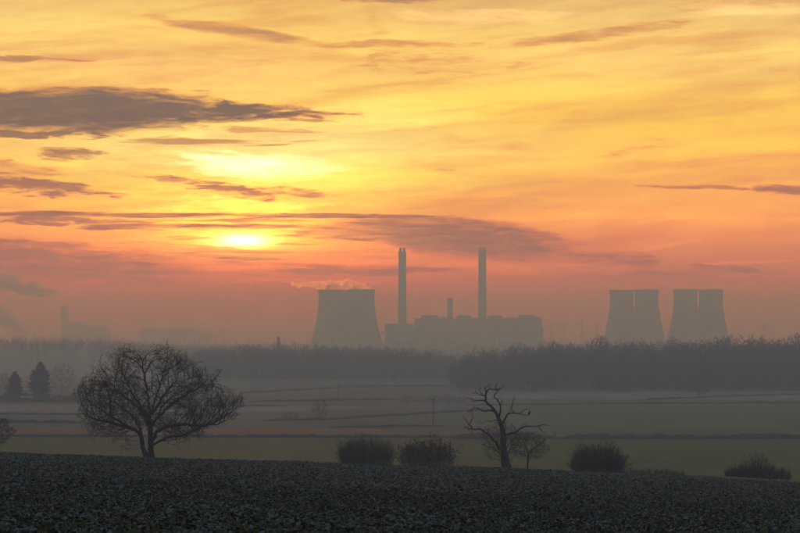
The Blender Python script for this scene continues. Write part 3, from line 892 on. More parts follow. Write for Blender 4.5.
def make_dead():
    r = np.random.default_rng(8)
    x, y, _ = at(508.0, 472.6, DD); z = gh(x, y)
    t = empty('dead_tree', (x, y, at(508, 472.6, DD)[2]), 'crooked leafless dead tree with twisted antler-like limbs on the field brow', 'tree')
    V, F, Q, D = branch_mesh([dz_(350, 505), dz_(345, 490), dz_(336, 450), dz_(326, 400), dz_(322, 350), dz_(321, 300), dz_(316, 265), dz_(303, 235)], 0.46, 0.24, r, 0.02, 12)
    obj('trunk', mesh_np('dead_trunk', V, F, True), M['dead'], t)
    U = 0.0
    limbs = [
        ([(303, 235), (287, 198, .1), (258, 158, .2), (233, 132, .2), (231, 108, .1), (234, 92, 0), (246, 76, -.2)], .22, .07),
        ([(246, 76, -.2), (262, 74, -.3), (282, 74, -.4), (287, 55, -.4), (290, 38, -.5)], .075, .028),
        ([(282, 74, -.4), (298, 72, -.5), (316, 62, -.6)], .05, .02),
        ([(234, 92, 0), (229, 74, .2), (238, 62, .3), (252, 54, .4)], .07, .022),
        ([(231, 112, .1), (217, 104, .4), (203, 84, .6), (206, 70, .7)], .085, .025),
        ([(217, 104, .4), (196, 98, .8), (182, 92, 1.0), (166, 90, 1.2)], .05, .018),
        ([(233, 132, .2), (212, 128, -.3), (182, 130, -.7), (152, 122, -1.0), (128, 107, -1.2)], .085, .02),
        ([(182, 130, -.7), (168, 120, -.6), (158, 112, -.5)], .035, .014),
        ([(300, 220), (304, 185, -.5), (306, 150, -.8), (292, 132, -.9), (276, 118, -1.0), (271, 104, -1.0), (286, 90, -1.1), (291, 66, -1.2), (312, 62, -1.3)], .13, .022),
        ([(306, 150, -.8), (312, 138, -.8), (313, 126, -.9)], .05, .02),
        ([(278, 182, .1), (250, 178, .6), (216, 182, 1.1), (196, 172, 1.3), (178, 164, 1.5)], .10, .035),
        ([(178, 164, 1.5), (166, 176, 1.6), (146, 186, 1.7)], .04, .018),
        ([(314, 250), (328, 228, -.4), (335, 205, -.7), (345, 194, -.9), (372, 188, -1.2), (402, 192, -1.4), (438, 203, -1.7)], .13, .03),
        ([(372, 188, -1.2), (361, 165, -1.3), (366, 140, -1.4), (373, 112, -1.5)], .065, .018),
        ([(402, 192, -1.4), (418, 177, -1.6), (440, 170, -1.7), (452, 162, -1.8)], .05, .018),
        ([(366, 150, -1.4), (356, 168, -1.1), (352, 178, -1.0)], .03, .012),
        ([(322, 300), (345, 302, .6), (375, 297, 1.0), (402, 280, 1.3), (442, 264, 1.6), (500, 262, 1.9), (534, 255, 2.1), (560, 262, 2.3)], .15, .025),
        ([(504, 262, 1.9), (520, 280, 2.0), (536, 300, 2.1)], .05, .018),
        ([(402, 280, 1.3), (420, 265, 1.0), (432, 250, .8)], .04, .015),
        ([(318, 375), (295, 355, -.3), (268, 328, -.6), (240, 295, -.9), (215, 277, -1.1), (198, 270, -1.2), (166, 272, -1.5), (135, 262, -1.7), (124, 266, -1.8)], .19, .035),
        ([(160, 272, -1.5), (146, 252, -1.5), (128, 230, -1.6), (110, 200, -1.7)], .07, .018),
        ([(146, 252, -1.5), (156, 235, -1.4), (165, 205, -1.3), (158, 190, -1.2), (148, 180, -1.2)], .06, .018),
        ([(135, 262, -1.7), (146, 278, -1.7), (160, 288, -1.7)], .04, .018),
        ([(303, 238), (285, 232, .5), (262, 238, .9), (232, 240, 1.2), (204, 246, 1.5)], .06, .016),
    ]
    tw = []
    for pts, r0, r1 in limbs:
        V, F, Q, D = branch_mesh([dz_(*p) for p in pts], r0, r1, r, 0.075, 8 if r0 > .1 else 6)
        obj('branch', mesh_np('dead_branch', V, F, True), M['dead'], t)
        m = np.nonzero(np.linspace(0, 1, len(Q)) > 0.45)[0]
        m = m[r.random(len(m)) < 0.6]
        if len(m): tw.append(twigs(Q[m], D[m], 2, 0.5, 0.014, 0.8, 3, r)[:2])
    V, F = joinm(tw)
    obj('twigs', mesh_np('dead_twigs', V, F), M['dead'], t)['kind'] = 'stuff'
    # the bird
    p = dz_(447, 186, -1.72); b = empty('perched_bird', (t.location.x + p[0], t.location.y + p[1], t.location.z + dz_(440, 203, -1.7)[2] + .02), 'dark bird perched upright near the tip of a dead tree branch', 'bird')
    bm = bmesh.new()
    prof = [(-0.10, -0.02, .015), (-.05, 0.06, .06), (0, .14, .105), (.03, .24, .105), (.05, .33, .075), (.065, .38, .062), (.075, .43, .062), (.075, .475, .035), (.075, .49, .005)]
    rings = []
    for (cx, cz, rr) in prof:
        rings.append([bm.verts.new((cx + rr * math.cos(a), rr * 0.9 * math.sin(a), cz)) for a in np.arange(8) * math.pi / 4])
    for a_, b_ in zip(rings[:-1], rings[1:]):
        for i in range(8): bm.faces.new((a_[i], a_[(i + 1) % 8], b_[(i + 1) % 8], b_[i]))
    v = [bm.verts.new(c) for c in ((.13, .015, .445), (.13, -.015, .445), (.13, 0, .42), (.20, 0, .43))]
    for f in ((0, 1, 3), (1, 2, 3), (2, 0, 3)): bm.faces.new([v[i] for i in f])
    tl = [bm.verts.new(c) for c in ((-.06, .04, .08), (-.06, -.04, .08), (-.20, -.05, -.16), (-.20, .05, -.16), (-.09, .0, .02), (-.21, 0, -.17))]
    for f in ((0, 1, 2, 3), (0, 4, 1), (4, 5, 2, 1), (0, 3, 5, 4)): bm.faces.new([tl[i] for i in f])
    me = bpy.data.meshes.new('bird_body'); bm.to_mesh(me); bm.free()
    obj('body', me, M['bird'], b)
    f = MB()
    for s in (-.03, .03): f.bar((0.01, s, .12), (0.02, s, 0.0), .008)
    f.build('feet', M['bird'], b)
make_dead()

# ------------------------------------------------------------------ other trees of the brow
def bare_tree_mesh(seed, H, W, trunkh, nA, step, kill, infl, tip, lean=0.0, low=0.25, tw=3, twl=0.5, twr=0.012, bushy=0.5, seeds=None, depth=0.9, extra_tw=1, tr_min=0.05):
    r = np.random.default_rng(seed); sk = Skel()
    sk.poly([(0, 0, -0.8), (0, 0, 0), (lean * .4, 0, trunkh * .5), (lean, 0.1, trunkh)], step=step, jit=0.015 * H / 8, r=r)
    b = len(sk.P) - 1
    if seeds:
        for pts in seeds: sk.poly(pts, par=b if pts[0][2] > trunkh * .9 else sk.near(pts[0]), step=step, jit=0.04, r=r)
    n = 22
    an = np.linspace(0, 2 * math.pi, n, endpoint=False)
    zc = H * (low + (1 - low) * 0.5); hz = H * (1 - low) * 0.5
    poly = [(lean * 1.2 + W / 2 * math.cos(a) * (1 + r.uniform(-.12, .12)), zc + hz * math.sin(a) * (1 + r.uniform(-.06, .04))) for a in an]
    A = crown_points(poly, nA, r, depth, bushy)
    colonise(sk, A, step, infl, kill, iters=60, bias=(0, 0, 0.1), wander=0.14, r=r, radial=np.array((0, 0, trunkh)), rk=0.4)
    R, tp = radii(sk, tip, 2.35); P, par, D = dirs(sk)
    thick = R > tr_min
    tv = tubes(P, par, R, thick); parts = [tubes(P, par, R, ~thick)]
    ts = np.nonzero(tp)[0]
    parts.append(twigs(P[ts], D[ts], tw, twl, twr, 0.75, 2, r)[:2])
    if extra_tw:
        ss = np.nonzero(R < tip * 2.5)[0]
        parts.append(twigs(P[ss], D[ss], extra_tw, twl * .9, twr, 0.8, 2, r)[:2])
    return mesh_np('bare_trunk', *tv, smooth=True), mesh_np('bare_crown', *joinm(parts))

def brow(xi, d, dz=0.0):
    x = (xi - 400) / FPX * d; return (x, d, gh(x, d) + dz)
# companion of the dead tree
tr, cr = bare_tree_mesh(31, 4.3, 3.9, 2.0, 700, 0.16, 0.24, 2.4, 0.011, 0.15, 0.30, 4, 0.45, 0.011, 0.45, seeds=[[(0.15, 0, 2.0), (0.55, .2, 2.4), (1.2, .3, 2.9), (2.2, .4, 3.7), (2.95, .4, 4.0)], [(0.15, 0, 2.0), (-.2, .2, 2.9), (-.4, .2, 3.6)]])
p = at(527.2, 472.4, 236)
tree_object('thorn_tree', (p[0], p[1], p[2]), 'small twiggy thorn tree with one long raised branch beside the dead tree', 'tree', None, tr, cr, M['bark'], M['thorn'])
tr, cr = bare_tree_mesh(32, 5.2, 4.3, 1.2, 760, 0.16, 0.25, 2.6, 0.010, -0.1, 0.12, 4, 0.45, 0.010, 0.5)
p = at(502.5, 471.5, 240)
tree_object('thorn_tree', (p[0], p[1], gh(p[0], 240)), 'low thorn tree with a hazy twiggy crown directly behind the dead trunk', 'tree', None, tr, cr, M['bark'], M['thorn'])
# tree cut by the frame
tr, cr = bare_tree_mesh(33, 4.6, 7.2, 1.4, 1500, 0.2, 0.28, 2.6, 0.012, 0.1, 0.16, 4, 0.5, 0.011, 0.4)
p = at(-21, 440, 240)
tree_object('field_tree', (p[0], p[1], gh(p[0], 240) + 0.0), 'bare tree on the brow past the oak, only its twig ends showing', 'tree', None, tr, cr, M['bark'], M['twig'])

def bush_mesh(seed, W, H, n, rad=0.014, upright=0.6, fork=3, twl=0.55, heads=0, irregular=0.0, dome=1.0):
    r = np.random.default_rng(seed)
    stems = []; tips = []; td = []
    VV = []; mids = []; mdir = []
    for i in range(n):
        rho = math.sqrt(r.random()); a = r.uniform(0, 2 * math.pi)
        bx, by = 0.42 * W * rho * math.cos(a), 0.34 * W * rho * math.sin(a)
        env = math.sqrt(max(0.0, 1 - (rho * 0.92) ** 2)) * dome + (1 - dome)
        if irregular: env *= 1 - irregular * abs(math.sin(bx * 1.7 + seed)) 
        h = H * env * r.uniform(0.62, 1.03)
        d = np.array([bx / W * 1.6 * (1 - upright) + r.normal(0, .10), by / W * 1.6 * (1 - upright) + r.normal(0, .10), 1.0])
        p = np.array([bx, by, -0.35]); pts = [p]
        for s in range(5):
            d = d / np.linalg.norm(d); p = p + d * (h + .35) / 5; pts.append(p); d = d + r.normal(0, .13, 3)
        pts = np.array(pts); stems.append(pts)
    S = np.array(stems)                                   # n,6,3
    R = rad * np.linspace(1.3, 0.5, 6)
    t = np.arange(3) * 2 * math.pi / 3
    ring = np.stack([np.cos(t), np.sin(t), 0 * t], 1)
    V = (S[:, :, None, :] + R[None, :, None, None] * ring[None, None]).reshape(-1, 3)
    base = (np.arange(n) * 18)[:, None, None] + (np.arange(5) * 3)[None, :, None]
    i = np.arange(3); j = (i + 1) % 3
    F = np.stack([base + i, base + j, base + j + 3, base + i + 3], 3).reshape(-1, 4)
    D = S[:, 1:] - S[:, :-1]; D /= np.linalg.norm(D, axis=2)[:, :, None]
    Pm = S[:, 2:].reshape(-1, 3); Dm = D[:, 1:].reshape(-1, 3)
    tv = twigs(Pm, Dm, fork, twl, rad * 0.7, 0.5, 2, r)
    parts = [(V, F), tv[:2]]
    hd = None
    if heads:
        Q = tv[2]; q = Q[r.random(len(Q)) < heads]; qq = np.repeat(q, 7, 0) + r.normal(0, 0.09, (len(q) * 7, 3))
        hd = mesh_np('heads', *leafquads(qq, 0.17, r, 0.7))
    return mesh_np('bush', *joinm(parts)), hd

def bush(xi, ybase, d, W, H, n, label, mat, seed, **kw):
    me, hd = bush_mesh(seed, W, H, n, **kw)
    x = (xi - 400) / FPX * d
    t = empty('bush', (x, d, gh(x, d)), label, 'bush')
    obj('stems', me, M[mat], t)['kind'] = 'stuff'
    if hd: obj('seed_heads', hd, M['seedhead'], t)['kind'] = 'stuff'
    return t
bush(365.5, 466, 238, 6.5, 3.5, 520, 'dense brown bush of upright stems on the brow, without seed heads', 'bushred', 41, upright=.72, fork=3, dome=.75, irregular=.12)
bush(427.5, 468, 237, 6.0, 3.1, 300, 'bush tipped with dry clustered seed heads beside the dense stemmed bush', 'bushred', 42, upright=.45, fork=2, heads=.22, dome=.8)
bush(598.5, 473, 236, 5.6, 3.6, 620, 'round compact dark thorn bush on the brow past the dead tree', 'thorn', 43, upright=.3, fork=4, dome=.95, twl=.5, irregular=.14)
bush(757, 474, 250, 4.2, 3.4, 200, 'straggly bush with a taller ragged middle at the grassy field end', 'thorn', 44, upright=.45, fork=3, irregular=.35)
bush(741, 474, 252, 4.0, 1.6, 180, 'low scrubby bush at the foot of the straggly bush, towards the round one', 'thorn', 45, upright=.3, fork=3, irregular=.3)
bush(776, 475, 251, 3.4, 1.5, 150, 'low scrubby bush beyond the straggly bush, away from the round one', 'thorn', 46, upright=.3, fork=3, irregular=.3)
bush(649, 471, 246, 9.0, 0.75, 260, 'low rough tangle of weeds between the round bush and the straggly bush', 'thorn', 47, upright=.4, fork=2, irregular=.5, twl=.35)

# ------------------------------------------------------------------ woods
def copy_tree(src, loc, rz, sc, label=None, group=None):
    c = src.copy(); COL.objects.link(c); c.location = loc; c.rotation_euler = (0, 0, rz); c.scale = sc
    if label: c['label'] = label
    if group: c['group'] = group
    for ch in src.children:
        k = ch.copy(); COL.objects.link(k); k.parent = c
    return c

WOODV = [bare_tree_mesh(60 + i, 25.0, w, 5.0, 330, 0.7, 1.2, 9.0, 0.042, 0.3, lo, 6, 1.0, 0.042, 0.6, extra_tw=3, tr_min=0.16) for i, (w, lo) in
         enumerate(((10.5, .28), (12.5, .22), (9.0, .3), (11.5, .25), (14.0, .2), (8.5, .34)))]
wr = random.Random(77)
proto = {}
def wood_tree(x, y, h, label, group):
    i = wr.randrange(len(WOODV)); z = gh(x, y); s = h / 25.0; sw = s * wr.uniform(0.9, 1.2)
    if (i, group) not in proto:
        t = tree_object('woodland_tree', (x, y, z), label, 'tree', group, WOODV[i][0], WOODV[i][1], M['wood'], M['wood'])
        t.scale = (sw, sw, s); t.rotation_euler = (0, 0, wr.uniform(0, 6.28)); proto[(i, group)] = t
    else:
        copy_tree(proto[(i, group)], (x, y, z), wr.uniform(0, 6.28), (sw, sw, s))

def massed_wood(name, spots, label, r, per=95, size=2.6, mat='wood'):
    """distant trees reading as one mass: a stem and a cloud of twig sprays for each spot (x, y, height)"""
    parts = []
    pts = []; V = []; F = []; o = 0
    m = MB()
    for (x, y, h) in spots:
        z = gh(x, y)
        m.bar((x, y, z - 1), (x + r.normal(0, .3), y, z + h * .7), 0.28 * h / 22, 0.1, 3)
        n = per; w = h * r.uniform(0.19, 0.27)
        q = r.normal(0, 1, (n, 3)); q /= np.linalg.norm(q, axis=1)[:, None]; q *= (r.random((n, 1)) ** 0.4)
        lobe = 1 + 0.25 * np.sin(q[:, :1] * 4 + x) 
        c = q * np.array([[w, w, h * 0.40]]) * lobe + np.array([[x, y, z + h * 0.60]])
        pts.append(np.concatenate([c, np.full((n, 1), h / 22)], 1))
    P = np.concatenate(pts)
    n = len(P)
    d = r.normal(0, 0.55, (n, 3)); d[:, 2] += 0.9; d /= np.linalg.norm(d, axis=1)[:, None]
    b = np.cross(d, r.normal(0, 1, (n, 3))); b /= np.linalg.norm(b, axis=1)[:, None]
    L = size * P[:, 3:4] * r.uniform(.6, 1.3, (n, 1)); c = P[:, :3]
    a0 = c - d * L * .5; tipp = [c + d * L * .6 + b * L * f + r.normal(0, .12, (n, 3)) for f in (-.42, -.12, .16, .40)]
    VV = [a0]; 
    Vq = np.stack([a0 - b * .05, a0 + b * .05, tipp[0], tipp[1], tipp[2], tipp[3]], 1).reshape(-1, 3)
    bs = (np.arange(n) * 6)[:, None]
    Ft = np.concatenate([bs + np.array([[0, 1, k]]) for k in (2, 3, 4, 5)])
    m.add(Vq, T=Ft)
    o = m.build(name, M[mat])
    return tag(o, label, 'wood', kind='stuff')

R4 = np.random.default_rng(404)
def interp(pts, x): return float(np.interp(x, [p[0] for p in pts], [p[1] for p in pts]))
# the nearer wood under the cooling tower pairs
topR = [(440, 372), (452, 362), (470, 353), (500, 349.5), (520, 346.5), (560, 343.5), (600, 341.5), (660, 341), (720, 340), (800, 338), (900, 336)]
NB, LB = 'trees of the nearer wood', 'bare winter tree in the dark wood below the two cooling tower pairs'
for row in range(5):
    d = 1216 + row * 15
    xi = 446 + wr.uniform(0, 6) + row * 3
    while xi < 812:
        yt = interp(topR, xi); h = (HOR - yt) / FPX * d + 25.0
        x = (xi - 400) / FPX * d
        dd = d + wr.uniform(-5, 5)
        hh = h * (1 + .06 * math.sin(xi * .16) + .04 * math.sin(xi * .41)) * wr.uniform(0.82, 1.06) * (0.92 if row == 0 else 1.0)
        wood_tree(x, dd, hh, LB, NB)
        xi += wr.uniform(8.5, 13.5)
spots = []
for i in range(430):
    xi = R4.uniform(450, 960); d = R4.uniform(1228, 1420); yt = interp(topR, xi); h = ((HOR - yt) / FPX * d + 25) * R4.uniform(.80, 1.03)
    spots.append(((xi - 400) / FPX * d, d, h))
for i in range(1300):
    xi = R4.uniform(455, 960); d = R4.uniform(1214, 1300)
    spots.append(((xi - 400) / FPX * d, d, R4.uniform(4, 14)))
massed_wood('woodland', spots, 'crowded inner trees and undergrowth of the nearer dark wood', R4)
# the middle wood
topM = [(150, 356), (190, 351), (215, 346.5), (240, 345), (300, 345), (360, 347), (400, 348), (430, 349.5), (448, 353), (470, 356)]
MG, ML = 'trees of the middle wood', 'bare winter tree in the paler wood below the steaming cooling towers'
for row in range(4):
    d = 1570 + row * 18
    xi = 188 + wr.uniform(0, 6) + row * 3
    while xi < 452:
        yt = interp(topM, xi); h = (HOR - yt) / FPX * d + 25.0
        wood_tree((xi - 400) / FPX * d, d + wr.uniform(-5, 5), h * wr.uniform(0.84, 1.05) * (0.92 if row == 0 else 1.0), ML, MG)
        xi += wr.uniform(8.5, 13)
spots = []
for i in range(330):
    xi = R4.uniform(150, 470); d = R4.uniform(1584, 1780); h = ((HOR - interp(topM, xi)) / FPX * d + 25) * R4.uniform(.80, 1.03)
    spots.append(((xi - 400) / FPX * d, d, h))
for i in range(900):
    xi = R4.uniform(185, 460); d = R4.uniform(1566, 1660)
    spots.append(((xi - 400) / FPX * d, d, R4.uniform(4, 13)))
massed_wood('woodland', spots, 'crowded inner trees and undergrowth of the paler middle wood', R4)
# the wooded ridge far off
topL = [(-150, 334), (0, 335.5), (60, 336), (110, 336), (150, 340), (190, 345), (230, 349), (300, 352)]
spots = []
for i in range(620):
    xi = R4.uniform(-180, 290); d = R4.uniform(2380, 2680); x = (xi - 400) / FPX * d
    h = np.clip(((HOR - interp(topL, xi)) / FPX * d - gh(x, d)) * R4.uniform(.80, 1.02), 8, 32)
    spots.append((x, d, h))
massed_wood('ridge_wood', spots, 'hazy wood covering the low far ridge below the works tower', R4, 60, 3.4)
# hedgerow trees scattered before the power station
spots = []
for i in range(420):
    d = R4.uniform(3100, 4100); xi = R4.uniform(-60, 860); x = (xi - 400) / FPX * d
    if math.sin(x * .006 + d * .004) + R4.normal(0, .35) < 0.0: continue
    spots.append((x, d, R4.uniform(9, 17)))
massed_wood('distant_treeline', spots, 'faint broken tree lines in front of the power station', R4, 40, 3.4)
def single(xi, yb, ytop, w, seed, label, name='field_tree', mat='wood', low=.1, n=320, d=None):
    d = d or dist(yb); x = (xi - 400) / FPX * d; z = gh(x, d); H = (HOR - ytop) / FPX * d - z; W = w / FPX * d
    k = H / 25.0
    tr, cr = bare_tree_mesh(seed, H, W, H * .22, n, H * .024, H * .042, H * .36, 0.0016 * H + d * 1.0e-5, 0.0, low, 7, H * .045, 0.0008 * H + d * 1.6e-5, .6, extra_tw=3, tr_min=.007 * H)
    return tree_object(name, (x, d, z), label, 'tree', None, tr, cr, M[mat], M[mat])
single(737, 0, 333, 30, 80, 'tall rounded tree showing above the dark wood by the outermost cooling tower', d=1475)
single(716, 0, 336.5, 24, 81, 'second rounded crown showing above the wood beside the tallest one', d=1480)
single(700, 396.3, 374, 30, 82, 'spreading bare tree alone on the frosted field edge before the nearer wood')
single(320.5, 420, 399, 18, 83, 'small rounded bare tree alone in the misty middle fields')
single(290.5, 420.5, 411, 20, 84, 'low broad bush-like tree beside the small rounded field tree', low=.05)
single(62, 0, 362, 26, 85, 'tall faint bare tree behind the two conifers', d=1150)
single(84, 402, 384, 15, 86, 'rounded bare tree closing the dark hedge past the conifers', low=.05)
single(6, 0, 372, 20, 87, 'faint bare tree behind the smaller conifer', d=1180)
for i, (xi, yb, yt, w, lb) in enumerate(((407, 403.5, 394.5, 15, 'first bushy tree of the hedge clump, closest to the utility pole'), (421, 403.5, 397, 14, 'low bushy tree in the hedge clump, beside the first'),
        (434, 403.5, 395.5, 16, 'middle bushy tree of the hedge clump above the utility pole'), (448, 403.5, 394.5, 17, 'broadest bushy tree of the hedge clump by the nearer wood'), (461, 403.5, 396, 14, 'last bushy tree of the hedge clump, touching the nearer wood'))):
    single(xi, yb, yt, w, 90 + i, lb, low=.03, n=300)

# ------------------------------------------------------------------ conifers
def conifer(xi, yb, ytop, w, seed, label, name='conifer', d=None, n=4200):
    r = np.random.default_rng(seed); d = d or dist(yb); x = (xi - 400) / FPX * d; z = gh(x, d); H = (HOR - ytop) / FPX * d - z; W = w / FPX * d
    t = empty(name, (x, d, z), label, 'conifer')
    m = MB(); m.bar((0, 0, -.5), (0, 0, H * .96), H * .02, .03, 8); m.build('trunk', M['bark'], t)
    f = r.random(n) ** 0.8; zz = H * (0.04 + 0.95 * f); lay = 1 + 0.16 * np.sin(f * 60) + 0.13 * np.sin(f * 17 + seed)
    rad = W / 2 * np.minimum(1.0, (1 - f) * 2.5 + .05) * lay * (.8 + .2 * np.minimum(1, f * 5))
    a = r.uniform(0, 6.283, n); rad = rad * (1 + 0.18 * np.sin(a * 3 + f * 9)); q = np.sqrt(r.random(n)) 
    P = np.stack([np.cos(a) * rad * q, np.sin(a) * rad * q, zz], 1)
    out = np.stack([np.cos(a), np.sin(a), r.normal(0.15, .35, n)], 1); out /= np.linalg.norm(out, axis=1)[:, None]
    side = np.cross(out, [0, 0, 1.0]) + r.normal(0, .3, (n, 3)); L = H * .055 * r.uniform(.6, 1.3, (n, 1))
    V = np.stack([P - out * L * .5, P + side * L * .45, P + out * L * .8, P - side * L * .45 - np.array([[0, 0, 1]]) * L * .2], 1).reshape(-1, 3)
    obj('crown', mesh_np('conifer_crown', V, (np.arange(n) * 4)[:, None] + np.arange(4)), M['conifer'], t)
conifer(14.8, 401.5, 371.5, 13.5, 1, 'smaller of two dark conifers in the hedge, with a split top')
conifer(40.3, 401, 362, 19, 2, 'taller of two dark conifers standing in the hedge')
conifer(278.5, 0, 336.5, 5.0, 3, 'slender pointed conifer poking above the middle wood', d=2250, n=700)

# ------------------------------------------------------------------ hedges
def hedge(pts, h, label, seed, w=1.4, dens=9, gap=0.0, mat='hedge'):
    r = np.random.default_rng(seed)
    W_ = [np.array(((xi - 400) / FPX * d, d)) for xi, d in pts]
    P = []
    for a, b in zip(W_[:-1], W_[1:]):
        n = max(2, int(np.linalg.norm(b - a) / 1.1)); P += [a + (b - a) * i / n for i in range(n)]
    P.append(W_[-1]); P = np.array(P); n = len(P)
    T = np.gradient(P, axis=0); T /= np.linalg.norm(T, axis=1)[:, None]; N = np.stack([-T[:, 1], T[:, 0]], 1)
    s = np.arange(n); ph = r.uniform(0, 6, 4)
    prof = 0.72 + 0.16 * np.sin(s * .21 + ph[0]) * np.sin(s * .073 + ph[1]) + 0.10 * np.sin(s * .9 + ph[2]) + r.normal(0, .06, n)
    if gap: prof *= np.clip((np.sin(s * .05 + ph[3]) + np.sin(s * .13 + ph[1])) * 1.5 + 1.6 - gap * 2, 0.15, 1)
    e_ = np.minimum(s, n - 1 - s) / 9.0; prof = np.clip(prof * np.clip(.25 + e_, 0, 1), .12, 1.2)
    z = ground_h(P[:, 0], P[:, 1])
    sec = [(-.5, -.15, 1), (-.48, .45, 1), (-.28, .85, 1), (.05, 1.0, 1), (.30, .82, 1), (.5, .4, 1), (.5, -.15, 1)]
    V = []
    for (o_, hh, _) in sec:
        j = r.normal(0, .07, n)
        V.append(np.stack([P[:, 0] + N[:, 0] * (o_ * w + j), P[:, 1] + N[:, 1] * (o_ * w + j), z + (hh * h * prof if hh > 0 else -.2) + (r.normal(0, .05 * h, n) if hh > 0 else 0)], 1))
    V = np.stack(V, 1).reshape(-1, 3); k = len(sec); i = np.arange(k - 1)
    F = np.concatenate([np.stack([m * k + i, m * k + i + 1, (m + 1) * k + i + 1, (m + 1) * k + i], 1) for m in range(n - 1)])
    c = P[:-1].mean(0); cz = gh(*c)
    root = empty('hedge', (c[0], c[1], cz), label, 'hedge')
    off = np.array([c[0], c[1], cz])
    obj('body', mesh_np('hedge_body', V - off, F), M[mat], root)
    q = r.integers(0, n, n * dens)
    o_ = r.uniform(-.5, .5, len(q)); hh = r.uniform(.25, 1.0, len(q))
    B = np.stack([P[q, 0] + N[q, 0] * o_ * w + r.normal(0, .4, len(q)), P[q, 1] + N[q, 1] * o_ * w, z[q] + hh * h * prof[q]], 1)
    D = np.stack([r.normal(0, .4, len(q)), r.normal(0, .4, len(q)), np.full(len(q), 1.0)], 1)
    tv = twigs(B, D, 1, .38 * h + .1, .022, .25, 2, r)
    obj('shoots', mesh_np('hedge_shoots', tv[0] - off, tv[1]), M[mat], root)['kind'] = 'stuff'
hedge([(-170, dist(436.5)), (180, dist(437)), (330, dist(437)), (455, dist(437.3))], 0.95, 'thin low hedge between the green wheat and the ochre stubble', 1)
hedge([(452, dist(438.5)), (500, dist(438.5)), (556, dist(438.6))], 2.3, 'tall scrubby hedge piece crossing behind the dead tree', 2, 2.2, 14)
hedge([(556, dist(438.8)), (700, dist(438.8)), (960, dist(438.8))], 1.75, 'long dark hedge behind the green field past the dead tree', 3, 1.8, 12)
hedge([(-100, dist(423)), (20, dist(423)), (98, dist(423.5))], 1.5, 'broken line of low shrubs on the stubble edge beyond the oak', 4, 1.6, 10, gap=.5)
hedge([(262, dist(420.5)), (330, dist(419)), (400, dist(414.5)), (492, dist(409))], 1.0, 'long slanting field hedge passing the small rounded tree and the pole', 5)
hedge([(250, dist(402)), (330, dist(400.5)), (402, dist(399.5))], 1.2, 'thin hedge leading to the clump of bushy trees', 6)
hedge([(240, dist(393.5)), (360, dist(387.5)), (448, dist(386.5))], 1.3, 'faint farthest hedge at the foot of the middle wood', 7)
hedge([(468, dist(405)), (640, dist(403.5)), (960, dist(403))], 1.0, 'thin hedge along the frosted field before the nearer wood', 8)
hedge([(640, dist(400.2)), (720, dist(397.2)), (900, dist(391.8))], 1.2, 'slanting hedge running from the spreading tree to the nearer wood', 9)
hedge([(-160, dist(402)), (0, dist(402)), (92, dist(402.5))], 4.6, 'tall dark hedge belt at the foot of the two conifers', 10, 4.0, 16)
hedge([(92, dist(407)), (200, dist(406.5)), (290, dist(406))], 0.8, 'faint thin hedge across the misty field beyond the oak crown', 11)
hedge([(-160, dist(414.5)), (60, dist(414.8)), (240, dist(415))], 0.7, 'low hedge at the front of the frosted field beyond the oak', 12)
hedge([(330, dist(427)), (400, dist(426)), (452, dist(425.5))], 0.8, 'short strip of scrub by the foot of the utility pole', 13, gap=.4)

# ------------------------------------------------------------------ poles, shelter
def utility_pole(xi, yb, H, label):
    d = dist(yb); x = (xi - 400) / FPX * d; t = empty('utility_pole', (x, d, gh(x, d)), label, 'utility pole')
    m = MB(); m.bar((0, 0, -1), (0, 0, H), .14, .10, 8); m.build('post', M['pole'], t)
    m = MB(); m.box(-.9, .9, -.06, .06, H - .55, H - .40); m.build('cross_arm', M['pole'], t)
    for s in (-.8, 0, .8):
        q = MB(); q.lathe([(.03, H - .41), (.06, H - .34), (.06, H - .22), (.02, H - .18)], 8, s, 0); q.build('insulator', M['concrete'], t)
utility_pole(433.2, 424.5, 8.6, 'wooden utility pole standing alone in the middle fields')
utility_pole(338.0, 401, 7.6, 'distant utility pole behind the small rounded field tree')
d = dist(401.8) - 8; x = (27 - 400) / FPX * d
t = empty('field_shelter', (x, d, gh(x, d)), 'small field shelter with a pale sheet roof against the dark hedge belt', 'shed')
m = MB(); m.box(-2.5, 2.5, -1.6, 1.6, -.2, 1.9); m.build('wall', M['barn'], t)
m = MB(); m.add([(-2.8, -1.9, 1.92), (2.8, -1.9, 1.92), (2.8, 1.9, 2.75), (-2.8, 1.9, 2.75), (-2.8, -1.9, 2.02), (2.8, -1.9, 2.02), (2.8, 1.9, 2.85), (-2.8, 1.9, 2.85)],
     [(0, 3, 2, 1), (4, 5, 6, 7), (0, 1, 5, 4), (2, 3, 7, 6), (0, 4, 7, 3), (1, 2, 6, 5)]); m.build('roof', M['barnroof'], t)

